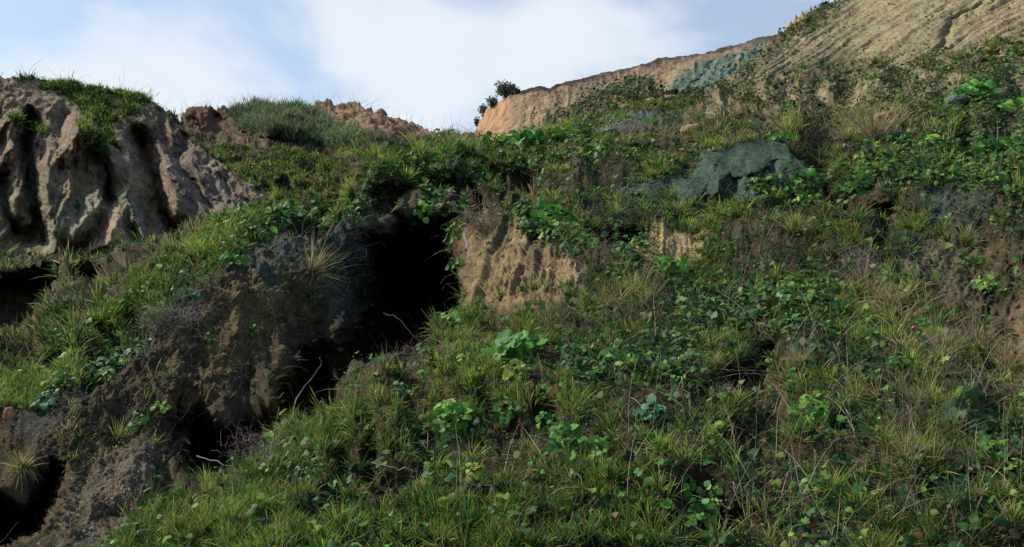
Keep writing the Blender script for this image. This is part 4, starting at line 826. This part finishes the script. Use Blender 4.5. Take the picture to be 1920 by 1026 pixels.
TUSS = [
    (585, 520, 80, 'big dead brown tussock hanging on the cracked grey face', {'straw': 4, 'mauve': 1, 'lime': 1}, 130, 12, .8, .006),
    (580, 560, 66, 'drooping lower beard of the dead tussock on the grey face', {'straw': 2, 'green': 1, 'dark': 1}, 90, 2, 1.2, .006),
    (1490, 440, 55, 'round yellow topped tussock below the clay mound', {'lime': 3, 'straw': 2}, 220, 4, .35, .005),
    (1270, 405, 38, 'dense tussock crowning the pale yellow soil patch', {'lime': 2, 'straw': 2, 'green': 1}, 160, 2, .3, .005),
    (1330, 420, 30, 'small yellow tussock right of the one crowning the soil patch', {'lime': 2, 'straw': 1}, 90, 0, .3, .005),
    (1640, 265, 75, 'tall pale feathery tussock high on the slope', {'straw': 4, 'mauve': 2, 'lime': 1}, 200, 26, .3, .005),
    (1590, 265, 48, 'shorter pale tussock left of the tall feathery one', {'straw': 2, 'lime': 2}, 110, 6, .3, .005),
    (1475, 250, 40, 'pale green tussock behind the clay mound', {'lime': 3, 'straw': 1}, 110, 4, .3, .005),
    (1620, 540, 60, 'grey mauve dead tussock under the dark crevice', {'mauve': 3, 'straw': 2}, 150, 14, .3, .004),
    (1830, 660, 75, 'straw coloured tussock near the right edge below the bare bank', {'straw': 4, 'mauve': 1}, 170, 16, .4, .005),
    (1760, 650, 60, 'dry tussock between the red ball and the right edge', {'straw': 3, 'lime': 1}, 110, 12, .4, .005),
    (1700, 870, 85, 'tall thin dry tussock at the lower right', {'straw': 3, 'lime': 2}, 150, 16, .4, .005),
    (1500, 690, 55, 'bleached grass on the left shoulder of the grassy hump', {'straw': 4, 'lime': 1}, 150, 8, .6, .005),
    (1420, 740, 50, 'yellow green grass running down left of the grassy hump', {'lime': 3, 'straw': 2}, 130, 4, .6, .006),
    (1340, 690, 48, 'sandy coloured tussock in the middle of the turf', {'straw': 2, 'lime': 2}, 120, 3, .5, .005),
    (1190, 560, 60, 'light spiky tussock right of the brown soil face', {'lime': 3, 'straw': 2}, 170, 6, .5, .005),
    (1000, 545, 36, 'small tussock growing out of the brown soil face', {'straw': 2, 'lime': 1, 'green': 1}, 80, 0, .5, .005),
    (1062, 448, 44, 'leaning grassy tussock along the top edge of the brown soil face', {'lime': 2, 'green': 2, 'straw': 1}, 150, 2, .8, .005),
    (1108, 500, 40, 'dark green tussock closing the right end of the brown soil face', {'green': 2, 'dark': 1, 'straw': 1}, 130, 2, .7, .005),
    (940, 555, 30, 'little grass tuft at the foot of the brown soil face', {'lime': 2, 'green': 1}, 50, 0, .5, .005),
    (220, 830, 62, 'drooping tussock on the spur at the lower left', {'lime': 3, 'straw': 1}, 170, 2, 1.3, .006),
    (40, 880, 52, 'overhanging tussock above the black hole at the left edge', {'lime': 2, 'straw': 2}, 170, 3, 1.2, .006),
    (390, 945, 66, 'spiky yellow tussock at the foot of the lower gully', {'lime': 4, 'straw': 1}, 190, 7, .35, .006),
    (640, 1000, 70, 'bright green tussock at the bottom left of centre', {'lime': 3, 'green': 2}, 190, 3, .4, .007),
    (480, 960, 60, 'grass clump right of the spiky yellow tussock', {'lime': 2, 'green': 2}, 150, 3, .4, .007),
    (1900, 990, 70, 'yellowish tussock in the bottom right corner', {'lime': 3, 'straw': 2}, 190, 5, .4, .006),
    (880, 1000, 70, 'dark green long bladed tussock at the bottom centre', {'green': 3, 'dark': 1}, 120, 3, .5, .008),
    (700, 660+90, 40, 'light tuft on the lip beside the twig mat', {'lime': 3, 'green': 1}, 90, 1, .4, .007),
    (880, 720, 46, 'fresh yellow green tuft left of the wide round leaved plant', {'lime': 4}, 90, 1, .5, .009),
    (1010, 755, 44, 'loose light tuft under the wide round leaved plant', {'lime': 3, 'green': 1}, 80, 2, .5, .007),
    (1810, 460, 48, 'splayed light tussock at the top of the bare bank', {'lime': 3, 'straw': 1}, 120, 3, .6, .005),
    (1540, 300, 40, 'dark spiky tussock right of the clay mound', {'green': 2, 'dark': 2}, 90, 1, .8, .006),
    (520, 385, 40, 'bright yellow tussock on the rim left of the grey face', {'lime': 4}, 160, 2, .3, .006),
    (640, 345, 42, 'rounded lime tussock on the rim before the middle ridge', {'lime': 4}, 170, 5, .3, .006),
    (790, 300, 44, 'lime tussock on the rim under the gap in the skyline', {'lime': 3, 'green': 1}, 170, 4, .3, .006),
    (300, 465, 40, 'tall stalks on the rim in front of the left cliff', {'straw': 2, 'lime': 2}, 60, 8, .3, .005),
    (380, 440, 34, 'short yellow tussock on the rim in front of the left cliff', {'lime': 3, 'straw': 1}, 120, 3, .3, .006),
]
for px, py, h, lab, mx_, n, st, dr, wd in TUSS: tussock(px, py, h, lab, mx_, n, stalks=st, droop=dr, wd=wd)

# ---------------------------------------------------------------- single stones, mounds, pinnacles, bushes
def rock(name, px, py, sx, sy, c, label, S=None, mat=None, seed=0, depth=.8, cat='rock', rough=.16, peak=0, lift=.2, res=28):
    S = S or H1; p, N = at(S, px, py); D = to_px(p)[2]; a, b = sx/2*D/F, sy/2*D/F
    th = np.linspace(0, math.pi, res)[:, None]; ph = np.linspace(0, 2*math.pi, res*2, endpoint=False)[None]
    v = np.stack([np.sin(th)*np.cos(ph), np.sin(th)*np.sin(ph), np.cos(th)+0*ph], -1)
    n_ = fbm(v[..., 0]*1.6+seed*7, v[..., 1]*1.6, v[..., 2]*1.6, 5, .55); v = v*(1+rough*1.8*n_)[..., None]
    if peak: v[..., :2] *= np.clip(1 - np.clip(v[..., 2:3], 0, 1)*peak, .05, 1)
    v = v*np.array([a, a*depth, b]); q = p + UP*b*lift
    nr, nc = v.shape[:2]; idx = np.arange(nr*nc).reshape(nr, nc)
    f = np.stack([idx[:-1], idx[1:], np.roll(idx[1:], -1, 1), np.roll(idx[:-1], -1, 1)], -1).reshape(-1, 4)
    C = np.tile(np.r_[c, 0], (nr*nc, 1))*np.r_[1, 1, 1, 1]; C[:, :3] *= (1+.5*n_.ravel()[:, None])
    o = link_mesh(name, v.reshape(-1, 3), f, C, mat or M_rock); o.location = q; return props(o, label, cat)
rock('clay_boulder', 1302, 252, 54, 30, (.24, .155, .09), 'orange brown boulder left of the grey green clay mound', seed=1)
rock('rock', 1668, 222, 56, 20, (.25, .16, .10), 'flat orange rock right of the tall feathery tussock', seed=2)
rock('rock', 1672, 236, 40, 16, (.14, .17, .15), 'grey green rock under the flat orange one', seed=3)
rock('rock', 1470, 154, 12, 22, (.26, .25, .18), 'small upright pale rock at the foot of the bare slope', seed=4)
rock('rock', 1795, 196, 46, 26, (.11, .14, .13), 'dark grey rock beside the large leafy plant high at the right', seed=5)
rock('rock', 1762, 198, 16, 8, (.45, .45, .42), 'tiny whitish stone left of the dark grey rock', seed=6)
rock('rock', 1222, 180, 20, 16, (.36, .28, .15), 'pale lump of earth on the skyline below the clay band', seed=7)
rock('rock', 1258, 176, 18, 12, (.36, .29, .16), 'second pale lump of earth right of the first on the skyline', seed=8)
rock('clay_boulder', 860, 890, 20, 10, (.16, .15, .13), 'flat grey clod on the scree patch in the foreground', seed=9)
rock('rock', 18, 782, 22, 30, (.30, .16, .09), 'reddish clod of clay at the left edge', seed=10)
# pinnacles on the skyline
for px, py, sx, sy, lab in [(1484, 58, 26, 34, 'broad orange pinnacle lowest on the skyline beside the bare slope'), (1494, 46, 16, 36, 'narrow pinnacle second from the left on the skyline'), (1506, 40, 20, 38, 'third pinnacle with a dark tip on the skyline'),
                            (1514, 38, 14, 26, 'short blunt pinnacle before the tallest one'), (1522, 34, 15, 44, 'tallest and sharpest orange pinnacle on the skyline'), (1536, 24, 20, 28, 'square orange block above the pinnacles')]:
    rock('earth_pinnacle', px, py, sx, sy, (.46, .30, .17), lab, H6 if px < 1530 else H6, M_far, px % 13, .8, 'pinnacle', .12, .0 if px == 1536 else .85, .1, 20)
def bush(px, py, w, h, label, S=H5, n=1500, col_=((.08, .12, .085), (.06, .09, .065), (.12, .16, .11)), ls=.27, name='bush'):
    p, N = at(S, px, py); D = to_px(p)[2]; a, b = w/2*D/F, h/2*D/F; c = p + UP*b*.7
    k = max(5, int(n/120)); cc = c + rng.normal(0, .27, (k, 3))*np.array([a, a*.8, b]); j = rng.integers(0, k, n)
    d = norm(rng.normal(size=(n, 3)))*(rng.random((n, 1))**.4); P = cc[j] + d*np.array([a, a*.8, b])*.6
    C = np.array(col_)[rng.integers(0, 3, n)]*(1+rng.normal(0, .25, (n, 1))).clip(.4, 1.8)
    e = empty(name, p); props(e, label, 'bush')
    v, f, cl = leaves('oval', P, rng.normal(size=(n, 3))+UP*.6, rng.normal(size=(n, 3)), np.full(n, ls)*rng.uniform(.6, 1.3, n), C); link_mesh('foliage', v-p, f, cl, M_bush, e)
    t = np.linspace(0, 1, 5)[None, :, None]; path = p*(1-t) + cc[:, None]*t - UP*.3*(1-t) + rng.normal(0, .12, (k, 5, 3))*a*.2
    v, f, cl = tubes(path, np.full(k, .02*a+.01), np.tile([.10, .08, .06], (k, 1))); link_mesh('branches', v-p, f, cl, M_dry, e)
bush(950, 182, 54, 34, 'largest dark bush on the corner of the distant cliff')
bush(972, 176, 18, 10, 'small sprig bush right of the largest one on the distant cliff', n=200)
bush(922, 200, 34, 26, 'bush lower left of the largest one on the distant cliff', n=500)
bush(905, 214, 20, 26, 'third bush down the left edge of the distant cliff', n=350)
bush(895, 234, 13, 24, 'lowest thin bush on the left edge of the distant cliff', n=220)
bush(1640, 130, 22, 16, 'small round bush on the bare slope', S=H1, n=400, ls=.16, name='shrub')
bush(1548, 16, 22, 14, 'dark shrub on the skyline above the pinnacles', S=H1, n=300, ls=.22, name='shrub')
bush(1518, 44, 20, 12, 'green shrub at the foot of the tallest pinnacle', S=H1, n=300, ls=.2, name='shrub')
# dead brambles: a tangle of bent stems over the slope
def tangle(px, py, w, h, label, n=150, tone=((.20, .15, .13), (.26, .20, .18), (.15, .11, .10)), S=H1, dd=0.):
    p, N = at(S, px, py); D = to_px(p)[2]; a, b = w/2*D/F, h/2*D/F; p = p - np.array([0, dd, 0])
    st = p + rng.normal(0, .42, (n, 3))*np.array([a, min(a, b)*.8, b*.6]); d = norm(rng.normal(size=(n, 3)) + UP*.7); cur = st; path = [cur]; ln = rng.uniform(.3, .9, n)*b
    for i in range(7):
        d = norm(d + rng.normal(0, .33, (n, 3)) - UP*.08); cur = cur + d*(ln/4)[:, None]; path.append(cur)
    m = n; j = rng.integers(0, n, m); t0 = np.stack(path, 1)[j, rng.integers(2, 6, m)]; d2 = norm(rng.normal(size=(m, 3))+UP*.4); tw = np.stack([t0 + d2*(q*.05*b)[..., None] + rng.normal(0, .012*b, (m, 3)) for q in (np.full(m, 0.), np.full(m, 1.5), np.full(m, 3.), np.full(m, 4.5))], 1)
    C = np.array(tone)[rng.integers(0, len(tone), n)]*(1+rng.normal(0, .25, (n, 1))).clip(.4, 1.8)
    v, f, c = merge([tubes(np.stack(path, 1), np.full(n, .0022)*max(1, D/8), C), tubes(tw, np.full(m, .0014)*max(1, D/8), C)])
    props(link_mesh('dead_bramble', v, f, c, M_dry, loc=p), label, 'dead bramble')
tangle(505, 838, 190, 90, 'wide mat of brown dead bramble at the mouth of the lower gully', 260)
tangle(800, 672, 150, 66, 'pinkish brown bramble mat on the turf edge below the dark hollow', 240, ((.24, .18, .15), (.30, .22, .17), (.16, .12, .10)))
tangle(320, 600, 130, 90, 'grey tangle of dead stems on the eroded flank below the left rim', 200, ((.22, .20, .20), (.28, .25, .24), (.15, .13, .13)))
tangle(1115, 505, 90, 110, 'reddish twig tangle at the right end of the brown soil face', 180, ((.20, .13, .12), (.26, .19, .16), (.14, .10, .09)))
tangle(1615, 505, 90, 90, 'grey mauve bramble in the shadow under the dark crevice', 140, ((.24, .20, .21), (.30, .25, .24)))
tangle(1330, 745, 150, 60, 'mauve dead stems lying along the dark fissure in the turf', 170, ((.22, .17, .17), (.28, .22, .20)))
tangle(905, 430, 60, 130, 'roots and dead stems hanging over the left edge of the brown soil face', 170, ((.24, .20, .14), (.30, .26, .18), (.16, .12, .09)))
tangle(640, 315, 44, 26, 'pale tangle of dead stalks on the rim in front of the middle ridge', 200, ((.34, .28, .28), (.40, .34, .30)))
tangle(1170, 245, 80, 46, 'pale mauve dry stalks in front of the small dark clay bank', 190, ((.36, .32, .32), (.42, .38, .30)))
def twig(pts, rad, c, label, lift=.10, name='dead_branch'):
    P = []
    for i, (px, py) in enumerate(pts):
        p, N = at(H1, px, py); P.append(to_px(p)[2])
    D = np.interp(np.linspace(0, 1, len(P)), [0, 1], [min(P[0], P[-1]), min(P[0], P[-1])]) - lift
    q = np.array([world_pt(np.float64(x), np.float64(y), d) for (x, y), d in zip(pts, D)]); t = np.linspace(0, len(q)-1, 14)
    q = np.stack([np.interp(t, range(len(q)), q[:, i]) for i in range(3)], 1) + rng.normal(0, .006, (14, 3))
    v, f, cc = tubes(q[None], np.array([rad]), np.array([c])); b = q[0]; o = link_mesh(name, v, f, cc, M_dry, loc=b); props(o, label, name.split('_')[-1])
for pts, rd, c, lab, nm in [([(548, 790), (556, 745), (585, 708), (600, 688), (602, 664)], .007, (.30, .26, .20), 'bent pale root hanging in the gully left of the twig mat', 'dead_root'),
    ([(722, 588), (748, 598), (778, 632), (802, 660)], .006, (.34, .28, .18), 'thin bare branch leaning across the bottom of the dark hollow', 'dead_branch'),
    ([(805, 440), (845, 408), (885, 388), (935, 376)], .006, (.34, .28, .20), 'arching dead stem across the roof of the dark hollow', 'dead_branch'),
    ([(366, 858), (400, 864), (430, 873), (455, 902)], .006, (.36, .36, .26), 'pale forked stick at the lower end of the gully', 'dead_branch'),
    ([(1708, 474), (1745, 515), (1772, 552), (1786, 600)], .005, (.40, .42, .28), 'long pale stalk arching over the bare bank at the right', 'grass_stalk'),
    ([(1768, 528), (1812, 566), (1838, 600), (1850, 640)], .005, (.42, .40, .26), 'second long stalk right of the first over the bare bank', 'grass_stalk'),
    ([(1570, 735), (1590, 775), (1610, 830)], .004, (.44, .44, .36), 'straight pale stalk leaning below the grassy hump', 'grass_stalk'),
    ([(1370, 905), (1392, 950), (1412, 990)], .005, (.34, .24, .18), 'reddish bare stalk standing over the dark pit at the bottom', 'grass_stalk'),
    ([(1700, 638), (1660, 640), (1622, 638)], .004, (.46, .50, .42), 'horizontal pale straw just under the red ball', 'straw'),
    ([(1275, 705), (1290, 745), (1302, 800)], .004, (.42, .38, .32), 'upright pale stalk beside the dark fissure', 'grass_stalk'),
    ([(1560, 640), (1590, 700), (1600, 730)], .004, (.36, .36, .26), 'thin stalk crossing the dark leaves on the grassy hump', 'grass_stalk'),
    ([(700, 870), (760, 880), (780, 884)], .004, (.44, .38, .26), 'short straw lying on the turf left of the scree patch', 'straw')]:
    twig(pts, rd, c, lab, name=nm)
# red ball, pale pipe, yellow flower
p, N = at(H1, 1710, 624)
def ball(name, p, r, c, label, cat, mat):
    th = np.linspace(0, math.pi, 18)[:, None]; ph = np.linspace(0, 2*math.pi, 28, endpoint=False)[None]
    v = np.stack([np.sin(th)*np.cos(ph), np.sin(th)*np.sin(ph), np.cos(th)+0*ph], -1)*r; v = v*(1+.05*fbm(v[..., 0]/r*2, v[..., 1]/r*2, v[..., 2]/r*2, 3))[..., None]
    v[..., 2] *= .92; v[..., 2] -= .12*r*np.exp(-(th/.35)**2)
    nr, nc = v.shape[:2]; idx = np.arange(nr*nc).reshape(nr, nc); f = np.stack([idx[:-1], idx[1:], np.roll(idx[1:], -1, 1), np.roll(idx[:-1], -1, 1)], -1).reshape(-1, 4)
    o = link_mesh(name, v.reshape(-1, 3), f, np.tile(c, (nr*nc, 1)), mat); o.location = p; return props(o, label, cat)
ball('red_ball', p + UP*.03 + np.array([0, -.05, 0]), .034, (.30, .025, .035), 'small dull red ball lying in the grass at the right', 'ball', leaf_mat('red_skin', 0, .4, .4))
p, N = at(H1, 884, 470); p = p + np.array([-.05, -.6, 0]); t = np.linspace(0, 1, 7)[:, None]
a_, b_ = world_pt(871., 436., np.array(to_px(p)[2])), world_pt(879., 476., np.array(to_px(p)[2]))
pp = (a_*(1-t)+b_*t) + np.random.default_rng(1).normal(0, .006, (7, 3)); vv, ff, cc = tubes(pp[None], np.array([.014]), np.array([[.45, .62, .72]]))
props(link_mesh('pipe', vv, ff, cc, M_rock), 'thin pale blue pipe end sticking out at the right edge of the dark hollow', 'pipe')
p, N = at(H1, 646, 684); fl = leaves('oval', np.tile(p+UP*.03, (9, 1)), np.tile([-.1, -.6, .7], (9, 1))+rng.normal(0, .2, (9, 3)), rng.normal(size=(9, 3)), np.full(9, .03), np.tile([.75, .6, .2], (9, 1)))
e = empty('flower', p); props(e, 'single small yellow flower in the shade below the dark hollow', 'flower'); link_mesh('petals', fl[0]-p, fl[1], fl[2], M_leaf, e)
vv, ff, cc = tubes(np.array([[p-UP*.05, p, p+UP*.03]]), np.array([.003]), np.array([[.1, .15, .05]])); link_mesh('stem', vv-p, ff, cc, M_leaf, e)
print('verts', sum(len(o.data.vertices) for o in col.objects if o.type == 'MESH'))
